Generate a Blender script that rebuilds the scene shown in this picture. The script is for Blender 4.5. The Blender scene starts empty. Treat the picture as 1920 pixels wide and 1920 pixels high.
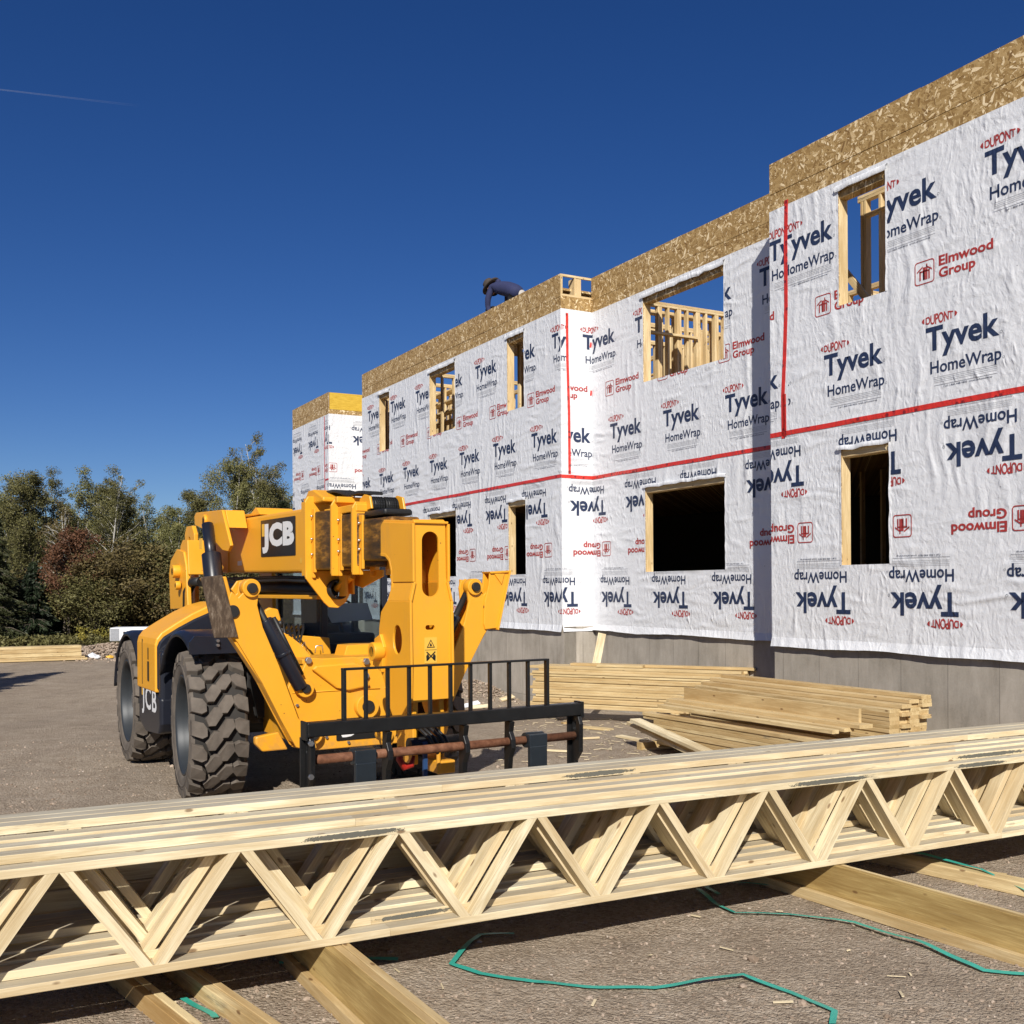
import bpy, bmesh, math, random
import numpy as np
from mathutils import Vector, Matrix, noise as mnoise
from mathutils.geometry import tessellate_polygon

sc = bpy.context.scene
COL = sc.collection
rnd = random.Random(7)
PI = math.pi

# ------------------------------------------------------------------ camera
cam_d = bpy.data.cameras.new('camera')
cam = bpy.data.objects.new('camera', cam_d)
COL.objects.link(cam)
cam_d.sensor_width = 36.0
cam_d.lens = 36.0 * 1967.0 / 1920.0
cam_d.shift_y = (1102.0 - 960.0) / 1920.0
cam_d.clip_start = 0.1
cam_d.clip_end = 20000.0
cam.location = (0, 0, 1.93)
cam.rotation_euler = (Matrix.Rotation(0.0062, 3, 'Y') @ Matrix.Rotation(PI/2, 3, 'X')).to_euler()
sc.camera = cam

# ------------------------------------------------------------------ world, sun, exposure
SUN_EL = math.radians(35.2)
world = bpy.data.worlds.new('World')
sc.world = world
world.use_nodes = True
wnt = world.node_tree
wnt.nodes.clear()
wo = wnt.nodes.new('ShaderNodeOutputWorld')
wb = wnt.nodes.new('ShaderNodeBackground')
sky = wnt.nodes.new('ShaderNodeTexSky')
sky.sky_type = 'NISHITA'
sky.sun_disc = False
sky.sun_elevation = SUN_EL
sky.sun_rotation = math.radians(180.0 + 2.5)
sky.altitude = 300.0
sky.air_density = 0.8
sky.dust_density = 0.15
sky.ozone_density = 4.5
wb.inputs['Strength'].default_value = 0.060
whs = wnt.nodes.new('ShaderNodeHueSaturation')
whs.inputs['Saturation'].default_value = 1.24
whs.inputs['Hue'].default_value = 0.514
wnt.links.new(sky.outputs[0], whs.inputs['Color'])
wnt.links.new(whs.outputs[0], wb.inputs[0])
wnt.links.new(wb.outputs[0], wo.inputs[0])

sun_d = bpy.data.lights.new('sun', 'SUN')
sun_d.energy = 5.0
sun_d.angle = math.radians(0.53)
sun_d.color = (1.0, 0.95, 0.87)
sun = bpy.data.objects.new('sun', sun_d)
COL.objects.link(sun)
sun.location = (0, -20, 30)
SUN_DIR = Vector((0.0363, 0.8162, -0.5767))
sun.rotation_euler = SUN_DIR.to_track_quat('-Z', 'Y').to_euler()

sc.view_settings.view_transform = 'Standard'
sc.view_settings.look = 'None'
sc.view_settings.exposure = 0.20
sc.view_settings.gamma = 1.0
sc.view_settings.use_curve_mapping = False
sc.render.engine = 'CYCLES'
sc.cycles.max_bounces = 6
sc.cycles.use_denoising = True

# ------------------------------------------------------------------ helpers
def tag(o, label=None, cat=None, group=None, kind=None):
    if label: o['label'] = label
    if cat: o['category'] = cat
    if group: o['group'] = group
    if kind: o['kind'] = kind
    return o

def empty(name, loc=(0, 0, 0), rz=0.0, label=None, cat=None, group=None, scale=None):
    o = bpy.data.objects.new(name, None)
    COL.objects.link(o)
    o.location = loc
    o.rotation_euler = (0, 0, rz)
    if scale: o.scale = scale
    o.empty_display_size = 0.3
    tag(o, label, cat, group)
    return o

def link(name, me, parent=None, loc=None, mtx=None, mat=None):
    o = bpy.data.objects.new(name, me)
    COL.objects.link(o)
    if parent is not None: o.parent = parent
    if mtx is not None: o.matrix_local = mtx
    if loc is not None: o.location = loc
    if mat is not None and len(me.materials) == 0: me.materials.append(mat)
    return o

def mesh_np(name, V, F, mats=None, smooth=False, midx=None):
    """V (n,3) array, F (m,k) array of equal-sized faces."""
    V = np.asarray(V, dtype=np.float32); F = np.asarray(F, dtype=np.int32)
    me = bpy.data.meshes.new(name)
    k = F.shape[1]
    me.vertices.add(len(V)); me.vertices.foreach_set('co', V.ravel())
    me.loops.add(F.size); me.loops.foreach_set('vertex_index', F.ravel())
    me.polygons.add(len(F))
    me.polygons.foreach_set('loop_start', np.arange(0, F.size, k, dtype=np.int32))
    if midx is not None: me.polygons.foreach_set('material_index', np.asarray(midx, dtype=np.int32))
    me.polygons.foreach_set('use_smooth', np.full(len(F), smooth, dtype=bool))
    me.update(calc_edges=True)
    for m in (mats or []): me.materials.append(m)
    return me

class MB:
    """collects shapes, then becomes ONE mesh"""
    def __init__(self): self.v = []; self.f = []; self.m = []; self.sm = []
    def add(self, vs, fs, mi=0, smooth=False, M=None):
        b = len(self.v)
        for p in vs:
            p = Vector(p)
            self.v.append(M @ p if M is not None else p)
        for f in fs:
            self.f.append([b + i for i in f]); self.m.append(mi); self.sm.append(smooth)
        return self
    def box(self, lo, hi, mi=0, M=None):
        x0, y0, z0 = lo; x1, y1, z1 = hi
        vs = [(x0,y0,z0),(x1,y0,z0),(x1,y1,z0),(x0,y1,z0),(x0,y0,z1),(x1,y0,z1),(x1,y1,z1),(x0,y1,z1)]
        fs = [(0,3,2,1),(4,5,6,7),(0,1,5,4),(1,2,6,5),(2,3,7,6),(3,0,4,7)]
        return self.add(vs, fs, mi, False, M)
    def poly(self, outer, t0, t1, to3, holes=(), mi=0):
        """extruded polygon (with holes): to3(a, b, t) -> 3D point"""
        loops = [list(outer)] + [list(h) for h in holes]
        flat = [p for L in loops for p in L]
        tris = tessellate_polygon([[Vector((p[0], p[1], 0)) for p in L] for L in loops])
        n = len(flat)
        vs = [to3(p[0], p[1], t0) for p in flat] + [to3(p[0], p[1], t1) for p in flat]
        fs = []
        for t in tris:
            fs.append((t[0], t[1], t[2])); fs.append((t[2]+n, t[1]+n, t[0]+n))
        k = 0
        for L in loops:
            m = len(L)
            for i in range(m):
                a, b = k+i, k+(i+1) % m
                fs.append((a, b, b+n, a+n))
            k += m
        return self.add(vs, fs, mi)
    def tube(self, pts, rad, n=10, mi=0, cap=True, smooth=True):
        pts = [Vector(p) for p in pts]
        if not hasattr(rad, '__len__'): rad = [rad]*len(pts)
        vs, fs = [], []
        prev = None
        for i, p in enumerate(pts):
            d = (pts[min(i+1, len(pts)-1)] - pts[max(i-1, 0)]).normalized()
            if prev is None:
                a = Vector((0, 0, 1)) if abs(d.z) < .9 else Vector((1, 0, 0))
                x = d.cross(a).normalized()
            else:
                x = (prev - d*prev.dot(d)).normalized()
            prev = x
            y = d.cross(x)
            for k in range(n):
                t = 2*PI*k/n
                vs.append(p + (x*math.cos(t) + y*math.sin(t))*rad[i])
        for i in range(len(pts)-1):
            for k in range(n):
                fs.append((i*n+k, i*n+(k+1) % n, (i+1)*n+(k+1) % n, (i+1)*n+k))
        self.add(vs, fs, mi, smooth)
        if cap:
            b = len(self.v) - len(vs)
            self.f.append([b+k for k in range(n)][::-1]); self.m.append(mi); self.sm.append(False)
            self.f.append([b+(len(pts)-1)*n+k for k in range(n)]); self.m.append(mi); self.sm.append(False)
        return self
    def cyl(self, p0, p1, r, n=20, mi=0): return self.tube([p0, p1], r, n, mi)
    def lathe(self, prof, n=48, mi=0, axis='Y', M=None, smooth=True):
        """prof: (r, y) list, revolved about the Y axis"""
        vs, fs = [], []
        for k in range(n):
            t = 2*PI*k/n
            for r, y in prof: vs.append((r*math.cos(t), y, r*math.sin(t)))
        m = len(prof)
        for k in range(n):
            for i in range(m-1):
                a, b = k*m+i, ((k+1) % n)*m+i
                fs.append((a, a+1, b+1, b))
        return self.add(vs, fs, mi, smooth, M)
    def mesh(self, name, mats, recalc=True):
        me = bpy.data.meshes.new(name)
        me.from_pydata([tuple(v) for v in self.v], [], self.f)
        me.polygons.foreach_set('material_index', self.m)
        me.polygons.foreach_set('use_smooth', self.sm)
        for m in (mats if isinstance(mats, (list, tuple)) else [mats]): me.materials.append(m)
        if recalc:
            bm = bmesh.new(); bm.from_mesh(me)
            bmesh.ops.recalc_face_normals(bm, faces=bm.faces)
            bm.to_mesh(me); bm.free()
        me.update()
        return me
    def build(self, name, mats, parent=None, bevel=None, seg=2, loc=None, mtx=None):
        o = link(name, self.mesh(name, mats), parent, loc, mtx)
        if bevel:
            md = o.modifiers.new('bevel', 'BEVEL')
            md.width = bevel; md.segments = seg; md.limit_method = 'ANGLE'; md.angle_limit = math.radians(40)
            md.harden_normals = False
        return o

_board_cache = {}
def board_mesh(L, w, h, mat):
    key = (round(L, 3), round(w, 4), round(h, 4), mat.name)
    if key not in _board_cache:
        bm = bmesh.new()
        bmesh.ops.create_cube(bm, size=1.0)
        for v in bm.verts: v.co = Vector((v.co.x*L, v.co.y*w, v.co.z*h))
        bmesh.ops.bevel(bm, geom=[e for e in bm.edges if abs((e.verts[0].co-e.verts[1].co).x) > L*.5], offset=min(w, h)*.07,
                        segments=1, affect='EDGES')
        me = bpy.data.meshes.new('board'); bm.to_mesh(me); bm.free()
        me.materials.append(mat)
        _board_cache[key] = me
    return _board_cache[key]

def board(name, p0, p1, w, h, mat, parent=None, up=(0, 0, 1)):
    """board of width w, thickness h (h along up) from p0 to p1; rounds its length so alike boards share a mesh"""
    p0, p1 = Vector(p0), Vector(p1)
    d = p1 - p0; L = d.length; x = d.normalized()
    y = Vector(up).cross(x).normalized(); z = x.cross(y)
    M = Matrix(((x.x, y.x, z.x, 0), (x.y, y.y, z.y, 0), (x.z, y.z, z.z, 0), (0, 0, 0, 1)))
    M.translation = (p0 + p1)/2
    return link(name, board_mesh(L, w, h, mat), parent, mtx=M)

def rounded_rect(x0, y0, x1, y1, r, n=5):
    P = []
    for cx, cy, a0 in ((x1-r, y1-r, 0), (x0+r, y1-r, 90), (x0+r, y0+r, 180), (x1-r, y0+r, 270)):
        for k in range(n+1):
            a = math.radians(a0 + 90*k/n); P.append((cx + r*math.cos(a), cy + r*math.sin(a)))
    return P
def ellipse(cx, cy, rx, ry, n=28): return [(cx+rx*math.cos(2*PI*k/n), cy+ry*math.sin(2*PI*k/n)) for k in range(n)]

# ------------------------------------------------------------------ materials
class NT:
    def __init__(self, name):
        self.m = bpy.data.materials.new(name); self.m.use_nodes = True
        self.t = self.m.node_tree; self.t.nodes.clear()
        self.out = self.t.nodes.new('ShaderNodeOutputMaterial')
        self.b = self.t.nodes.new('ShaderNodeBsdfPrincipled')
        self.t.links.new(self.b.outputs[0], self.out.inputs[0])
    def n(self, typ, **kw):
        nd = self.t.nodes.new('ShaderNode'+typ)
        for k, v in kw.items():
            if k.startswith('_'): setattr(nd, k[1:], v)
            else:
                key = k.replace('__', ' ')
                nd.inputs[int(key[1:]) if key[0] == 'i' and key[1:].isdigit() else key].default_value = v
        return nd
    def l(self, a, b): self.t.links.new(a, b)
    def math(self, op, a, b=None, clamp=False):
        nd = self.t.nodes.new('ShaderNodeMath'); nd.operation = op; nd.use_clamp = clamp
        for i, v in enumerate((a, b)):
            if v is None: continue
            if isinstance(v, (int, float)): nd.inputs[i].default_value = v
            else: self.l(v, nd.inputs[i])
        return nd.outputs[0]
    def vmath(self, op, a, b=None):
        nd = self.t.nodes.new('ShaderNodeVectorMath'); nd.operation = op
        for i, v in enumerate((a, b)):
            if v is None: continue
            if isinstance(v, (tuple, list)): nd.inputs[i].default_value = v
            else: self.l(v, nd.inputs[i])
        return nd.outputs['Value'] if op == 'DOT_PRODUCT' else nd.outputs[0]
    def comb(self, x, y, z):
        nd = self.t.nodes.new('ShaderNodeCombineXYZ')
        for i, v in enumerate((x, y, z)):
            if isinstance(v, (int, float)): nd.inputs[i].default_value = v
            else: self.l(v, nd.inputs[i])
        return nd.outputs[0]
    def noise(self, vec, scale, detail=4, rough=.5, dist=0, typ='FBM', col=False):
        nd = self.t.nodes.new('ShaderNodeTexNoise'); nd.noise_type = typ
        nd.inputs['Scale'].default_value = scale; nd.inputs['Detail'].default_value = detail
        nd.inputs['Roughness'].default_value = rough; nd.inputs['Distortion'].default_value = dist
        if vec is not None: self.l(vec, nd.inputs['Vector'])
        return nd.outputs[1 if col else 0]
    def voro(self, vec, scale, feature='F1', rand=1.0, out='Distance'):
        nd = self.t.nodes.new('ShaderNodeTexVoronoi'); nd.feature = feature
        nd.inputs['Scale'].default_value = scale; nd.inputs['Randomness'].default_value = rand
        if vec is not None: self.l(vec, nd.inputs['Vector'])
        return nd.outputs[out]
    def ramp(self, fac, stops, interp='LINEAR'):
        nd = self.t.nodes.new('ShaderNodeValToRGB'); cr = nd.color_ramp; cr.interpolation = interp
        while len(cr.elements) > 1: cr.elements.remove(cr.elements[-1])
        for i, (p, c) in enumerate(stops):
            e = cr.elements[0] if i == 0 else cr.elements.new(p)
            e.position = p
            e.color = tuple(c) + (1,) if hasattr(c, '__len__') else (c, c, c, 1)
        self.l(fac, nd.inputs[0]); return nd.outputs[0]
    def mix(self, fac, a, b, blend='MIX'):
        nd = self.t.nodes.new('ShaderNodeMix'); nd.data_type = 'RGBA'; nd.blend_type = blend
        for i, v in ((0, fac), (6, a), (7, b)):
            if isinstance(v, (int, float)): nd.inputs[i].default_value = v
            elif isinstance(v, (tuple, list)): nd.inputs[i].default_value = tuple(v) + (1,)*(4-len(v))
            else: self.l(v, nd.inputs[i])
        return nd.outputs[2]
    def bump(self, h, strength=.5, dist=.01, normal=None):
        nd = self.t.nodes.new('ShaderNodeBump'); nd.inputs['Strength'].default_value = strength
        nd.inputs['Distance'].default_value = dist; self.l(h, nd.inputs['Height'])
        if normal is not None: self.l(normal, nd.inputs['Normal'])
        return nd.outputs[0]
    def obj(self): return self.n('TexCoord').outputs['Object']
    def pos(self): return self.n('NewGeometry').outputs['Position']
    def orand(self): return self.n('ObjectInfo').outputs['Random']
    def set(self, color=None, rough=None, metal=None, normal=None, spec=None, **kw):
        b = self.b
        def s(k, v):
            if v is None: return
            if isinstance(v, (int, float)): b.inputs[k].default_value = v
            elif isinstance(v, (tuple, list)): b.inputs[k].default_value = tuple(v)+(1,)*(4-len(v))
            else: self.l(v, b.inputs[k])
        s('Base Color', color); s('Roughness', rough); s('Metallic', metal); s('Specular IOR Level', spec)
        if normal is not None: self.l(normal, b.inputs['Normal'])
        for k, v in kw.items(): s(k.replace('_', ' '), v)
        return self.m

def simple(name, color, rough=.5, metal=0, var=.12, nscale=6, bump=0, spec=.5):
    t = NT(name); o = t.obj()
    nz = t.noise(o, nscale, 5, .6)
    c = t.mix(nz, tuple(x*(1-var) for x in color), tuple(min(1, x*(1+var)) for x in color))
    nrm = t.bump(t.noise(o, nscale*8, 3), bump, .004) if bump else None
    return t.set(c, rough, metal, nrm, spec)

def wood(name, dark, light, knots=True, var=.25, sat=None):
    t = NT(name); o = t.obj(); r = t.orand()
    v = t.vmath('ADD', o, t.comb(t.math('MULTIPLY', r, 37.0), t.math('MULTIPLY', r, 11.0), t.math('MULTIPLY', r, 5.0)))
    vs = t.vmath('MULTIPLY', v, (1.3, 16.0, 16.0))
    g = t.noise(vs, 2.2, 6, .62, .8)
    g2 = t.noise(t.vmath('MULTIPLY', v, (2.0, 70.0, 70.0)), 3.0, 3, .5)
    big = t.noise(t.vmath('MULTIPLY', v, (.9, 3.0, 3.0)), 1.2, 3, .5)
    f = t.math('ADD', t.math('MULTIPLY', g, .62), t.math('MULTIPLY', g2, .30))
    f = t.math('ADD', f, t.math('MULTIPLY', t.math('SUBTRACT', big, .5), .7))
    c = t.ramp(f, [(.30, dark), (.46, [a*.6+b*.4 for a, b in zip(dark, light)]), (.60, light)])
    # board to board variation
    c = t.mix(t.math('MULTIPLY', t.math('FRACT', t.math('MULTIPLY', r, 7.3)), var*1.6), c, [x*y for x, y in zip(dark, (.95, .8, .62))])
    c = t.mix(t.math('MULTIPLY', t.math('FRACT', t.math('MULTIPLY', r, 3.7)), var), c, [min(1, x*1.12) for x in light])
    if knots:
        kd = t.voro(t.vmath('MULTIPLY', v, (1.0, 2.4, 2.4)), 4.2)
        kf = t.ramp(kd, [(.0, 1.0), (.07, .85), (.11, 0.0)])
        c = t.mix(t.math('MULTIPLY', kf, .85), c, (.13, .06, .022))
        st = t.noise(t.vmath('MULTIPLY', v, (1.1, 6, 6)), 1.7, 5, .7)
        c = t.mix(t.math('MULTIPLY', t.ramp(st, [(.63, 0.0), (.72, 1.0)]), .6), c, (.15, .135, .11))
    nrm = t.bump(g2, .35, .002)
    return t.set(c, .62, 0, nrm, .3)

M_PINE = wood('pine_lumber', (.46, .35, .19), (.80, .71, .49), var=.26)
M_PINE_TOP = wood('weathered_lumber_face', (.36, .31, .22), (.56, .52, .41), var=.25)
M_PINE_GOLD = wood('golden_spruce_lumber', (.36, .24, .10), (.70, .56, .31), var=.36)
M_BEAM = wood('yellow_beam_lumber', (.38, .26, .11), (.66, .53, .30), var=.3)
M_BEAM_D = wood('olive_stained_beam_lumber', (.28, .18, .06), (.52, .38, .155), var=.1)
M_STUD = wood('framing_stud_wood', (.50, .35, .16), (.80, .64, .38), var=.15)

def uv_building(t):
    """u runs along the walls (round the corners too), v is height"""
    p = t.pos()
    u = t.math('ADD', t.vmath('DOT_PRODUCT', p, (0.4802, -0.8771, 0)), t.vmath('DOT_PRODUCT', p, (0.8771, 0.4802, 0)))
    v = t.vmath('DOT_PRODUCT', p, (0, 0, 1))
    return t.comb(u, v, 0.0)

def wrap_normal(t):
    uv = uv_building(t)
    warp = t.noise(uv, .9, 2, .5, 0, col=True)
    uvw = t.vmath('ADD', uv, t.vmath('MULTIPLY', t.vmath('SUBTRACT', warp, (.5, .5, .5)), (.40, .32, 0)))
    # long folds of changing direction, crumple and fine creases
    a = t.noise(t.vmath('MULTIPLY', uvw, (3.0, .6, 1)), 2.1, 3, .5, .25, 'RIDGED_MULTIFRACTAL')
    b = t.noise(t.vmath('MULTIPLY', uvw, (1.1, 3.8, 1)), 1.7, 3, .5, .25, 'RIDGED_MULTIFRACTAL')
    msk = t.ramp(t.noise(uv, .42, 2), [(.42, 0.0), (.58, 1.0)])
    f = t.math('ADD', t.math('MULTIPLY', a, t.math('SUBTRACT', 1.0, msk)), t.math('MULTIPLY', b, msk))
    c = t.noise(t.vmath('MULTIPLY', uvw, (1.2, .8, 1)), 13.0, 5, .62, .4)
    d = t.noise(t.vmath('MULTIPLY', uvw, (2.1, 1, 1)), 7.5, 3, .55, .3, 'RIDGED_MULTIFRACTAL')
    amt = t.ramp(t.noise(uv, .55, 2), [(.35, .25), (.65, 1.0)])
    h = t.math('ADD', t.math('MULTIPLY', f, 1.0), t.math('MULTIPLY', c, .36))
    h = t.math('ADD', h, t.math('MULTIPLY', t.math('MULTIPLY', d, amt), .5))
    h = t.math('ADD', h, t.math('MULTIPLY', t.noise(uvw, 1.6, 3, .5), .6))
    return t.bump(h, 1.0, .028)

def wrap_mat(name, color, rough=.42, spec=.55):
    t = NT(name)
    uv = uv_building(t)
    nz = t.noise(uv, 3.0, 5, .6)
    c = t.mix(nz, [x*.94 for x in color], [min(1, x*1.03) for x in color])
    if color[0] > .6:
        fb = t.noise(t.vmath('MULTIPLY', uv, (1, 1, 1)), 60, 3, .7)
        c = t.mix(.10, c, fb, 'OVERLAY')
        sp = t.voro(uv, 3.4)
        c = t.mix(t.math('MULTIPLY', t.ramp(sp, [(.0, 1.0), (.022, 1.0), (.03, 0.0)], 'LINEAR'), .7), c, (.16, .16, .17))
    return t.set(c, rough, 0, wrap_normal(t), spec)

M_WRAP = wrap_mat('white_house_wrap', (.735, .745, .765))
M_NAVY = wrap_mat('navy_print', (.022, .036, .085), .5, .4)
M_RED = wrap_mat('red_print', (.40, .045, .04), .5, .4)
M_GREY = wrap_mat('grey_fine_print', (.30, .31, .33), .5, .4)
def tape_mat():
    t = NT('red_sheathing_tape'); uv = uv_building(t)
    m = t.voro(t.vmath('MULTIPLY', uv, (1, 1, 1)), 11.0, out='Distance')
    mk = t.ramp(m, [(.0, 1.0), (.24, 1.0), (.27, 0.0)])
    c = t.mix(t.math('MULTIPLY', mk, .8), (.62, .035, .022), (.16, .012, .014))
    return t.set(c, .3, 0, wrap_normal(t), .6)
M_TAPE = tape_mat()

def osb_mat():
    t = NT('oriented_strand_board'); uv = uv_building(t)
    val = None
    for i, (ang, sx, sy) in enumerate(((8, 10, 38), (58, 12, 44), (118, 10, 36), (160, 16, 54), (92, 11, 42), (35, 13, 46))):
        mp = t.n('Mapping'); mp.inputs['Rotation'].default_value = (0, 0, math.radians(ang))
        mp.inputs['Location'].default_value = (i*3.7, i*1.3, 0)
        t.l(uv, mp.inputs['Vector'])
        sv = t.vmath('MULTIPLY', mp.outputs[0], (sx, sy, 1))
        nd = t.n('TexVoronoi'); nd.feature = 'F1'; nd.inputs['Scale'].default_value = 1.0
        t.l(sv, nd.inputs['Vector'])
        rv = t.n('SeparateColor'); t.l(nd.outputs['Color'], rv.inputs[0])
        # each layer shows where its own random value beats the layer so far
        if val is None: val, pri = rv.outputs[0], rv.outputs[1]
        else:
            g = t.math('GREATER_THAN', rv.outputs[1], pri)
            mx = t.n('Mix'); mx.data_type = 'FLOAT'; t.l(g, mx.inputs[0]); t.l(val, mx.inputs[2]); t.l(rv.outputs[0], mx.inputs[3])
            val = mx.outputs[0]
            pri = t.math('MAXIMUM', pri, rv.outputs[1])
    grain = t.noise(t.vmath('MULTIPLY', uv, (1, 1, 1)), 90, 4, .7)
    f = t.math('ADD', t.math('MULTIPLY', val, .9), t.math('MULTIPLY', grain, .22))
    c = t.ramp(f, [(.05, (.17, .09, .03)), (.25, (.29, .175, .06)), (.6, (.38, .245, .095)), (.86, (.47, .32, .14)), (.93, (.72, .55, .31)), (1.0, (.82, .66, .42))])
    return t.set(c, .55, 0, t.bump(f, .5, .004), .35)
M_OSB = osb_mat()

def yellow_mat():
    t = NT('machine_yellow_paint'); o = t.obj(); p = t.pos()
    nz = t.noise(p, 2.2, 5, .65)
    c = t.mix(nz, (.75, .335, .018), (.82, .385, .024))
    # chips and rusty specks, grime film
    ch = t.voro(p, 9.0); chm = t.math('MULTIPLY', t.ramp(ch, [(.0, 1.0), (.045, 1.0), (.06, 0.0)]), t.ramp(t.noise(p, 1.7, 2), [(.5, 0.0), (.6, 1.0)]))
    c = t.mix(chm, c, (.16, .06, .02))
    dm = t.ramp(t.noise(t.vmath('MULTIPLY', p, (1, 1, .35)), 3.4, 6, .7), [(.55, 0.0), (.8, 1.0)])
    c = t.mix(t.math('MULTIPLY', dm, .34), c, (.36, .22, .10))
    z_ = t.n('SeparateXYZ'); t.l(p, z_.inputs[0])
    low = t.math('MULTIPLY', t.ramp(z_.outputs[2], [(.35, 1.0), (.95, 0.0)]), t.ramp(t.noise(p, 8, 5, .7), [(.42, 0.0), (.62, 1.0)]))
    c = t.mix(t.math('MULTIPLY', low, .55), c, (.24, .17, .11))
    rg = t.math('ADD', .30, t.math('MULTIPLY', nz, .25))
    return t.set(c, rg, 0, t.bump(t.noise(p, 55, 3), .05, .003), .5)
M_YEL = yellow_mat()
def black_mat():
    t = NT('black_carriage_paint'); p = t.pos()
    nz = t.noise(p, 7, 6, .7)
    sc_ = t.ramp(t.noise(t.vmath('MULTIPLY', p, (6, 1, 12)), 6, 5, .75), [(.6, 0.0), (.72, 1.0)])
    c = t.mix(nz, (.004, .004, .004), (.012, .012, .012))
    c = t.mix(t.math('MULTIPLY', sc_, .2), c, (.12, .11, .10))
    return t.set(c, t.math('ADD', .25, t.math('MULTIPLY', nz, .3)), 0, t.bump(nz, .2, .003), .5)
M_BLK = black_mat()
M_PLASTIC = simple('dark_blue_black_plastic', (.012, .014, .022), .33, 0, .3, 9, .06)
M_RUBBER_D = simple('dark_hose_rubber', (.012, .012, .012), .5, 0, .3, 14)
def rubber():
    t = NT('dusty_tyre_rubber'); o = t.obj(); p = t.pos()
    nz = t.noise(p, 6, 6, .65)
    # dust sits on raised faces and everywhere thin
    c = t.mix(t.ramp(nz, [(.3, 0.0), (.7, 1.0)]), (.070, .059, .049), (.150, .126, .103))
    g = t.noise(p, 70, 4, .7)
    c = t.mix(t.math('MULTIPLY', g, .3), c, (.20, .17, .14))
    return t.set(c, .82, 0, t.bump(g, .25, .003), .25)
M_TYRE = rubber()
M_RIM = simple('dark_grey_rim_paint', (.028, .033, .038), .5, .1, .25, 8, .05)
M_STEEL = simple('bare_steel', (.55, .55, .55), .3, .9, .1, 12)
M_DARK = simple('dark_machine_underside', (.012, .011, .010), .6, 0, .4, 9)
M_WHITE = simple('white_decal', (.72, .72, .72), .45, 0, .04, 5)
M_BLACKDECAL = simple('black_decal', (.012, .012, .012), .4, 0, .1, 5)
M_STICKER = simple('warning_sticker_yellow', (.78, .45, .06), .4, 0, .06, 5)
M_REDPLASTIC = simple('red_painted_hook', (.38, .02, .012), .4, 0, .15, 8)
M_BLUE = simple('blue_strap', (.02, .06, .16), .5, 0, .2, 8)
def rust():
    t = NT('rusty_carriage_bar'); p = t.pos()
    nz = t.noise(p, 14, 7, .72)
    c = t.ramp(nz, [(.3, (.085, .032, .016)), (.5, (.17, .07, .035)), (.7, (.26, .125, .07))])
    return t.set(c, .75, .1, t.bump(nz, .35, .004), .3)
M_RUST = rust()
def worn_foot():
    t = NT('rusty_worn_foot_plate'); o = t.obj()
    nz = t.noise(t.vmath('MULTIPLY', o, (1, 6, 2)), 5, 7, .72)
    c = t.ramp(nz, [(.3, (.05, .034, .024)), (.5, (.11, .075, .048)), (.6, (.19, .14, .095)), (.70, (.40, .33, .25))])
    return t.set(c, .5, .35, t.bump(nz, .5, .004), .4)
M_FOOT = worn_foot()
def glass():
    t = NT('tinted_cab_glass')
    t.set((.62, .70, .72), .02, 0, None, .6)
    t.b.inputs['Transmission Weight'].default_value = .93
    t.b.inputs['IOR'].default_value = 1.12
    return t.m
M_GLASS = glass()
def dirty_boom():
    t = NT('greasy_inner_boom_paint'); p = t.pos()
    nz = t.noise(t.vmath('MULTIPLY', p, (.6, .6, 2.6)), 4.0, 6, .7)
    c = t.ramp(nz, [(.36, (.02, .014, .008)), (.50, (.085, .042, .010)), (.60, (.30, .14, .02)), (.72, (.55, .30, .06))])
    return t.set(c, .4, 0, None, .5)
M_GREASE = dirty_boom()

def concrete():
    t = NT('board_formed_concrete'); uv = uv_building(t)
    big = t.noise(uv, 1.1, 5, .6)
    strk = t.noise(t.vmath('MULTIPLY', uv, (3.2, .7, 1)), 1.5, 7, .72)
    fine = t.noise(uv, 45, 4, .7)
    pan = t.n('TexBrick'); pan.offset = 0; pan.inputs['Scale'].default_value = 1.0
    pan.inputs['Brick Width'].default_value = .61; pan.inputs['Row Height'].default_value = 40
    pan.inputs['Mortar Size'].default_value = .006; pan.inputs['Color1'].default_value = (.40, .40, .40, 1); pan.inputs['Color2'].default_value = (.62, .62, .62, 1)
    t.l(uv, pan.inputs['Vector'])
    f = t.math('ADD', t.math('MULTIPLY', strk, .45), t.math('MULTIPLY', big, .45))
    f = t.math('ADD', f, t.math('MULTIPLY', fine, .12))
    c = t.ramp(f, [(.3, (.15, .13, .10)), (.46, (.33, .295, .245)), (.58, (.43, .385, .325)), (.72, (.54, .50, .43))])
    c = t.mix(.28, c, pan.outputs[0], 'OVERLAY')
    # form tie holes
    tie = t.voro(t.vmath('MULTIPLY', uv, (1.64, 1.7, 1)), 1.0, rand=.12)
    c = t.mix(t.ramp(tie, [(.0, .9), (.022, .8), (.04, 0.0)]), c, (.10, .09, .08))
    return t.set(c, .85, 0, t.bump(t.math('ADD', f, pan.outputs['Fac']), .35, .006), .25)
M_CONC = concrete()

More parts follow.
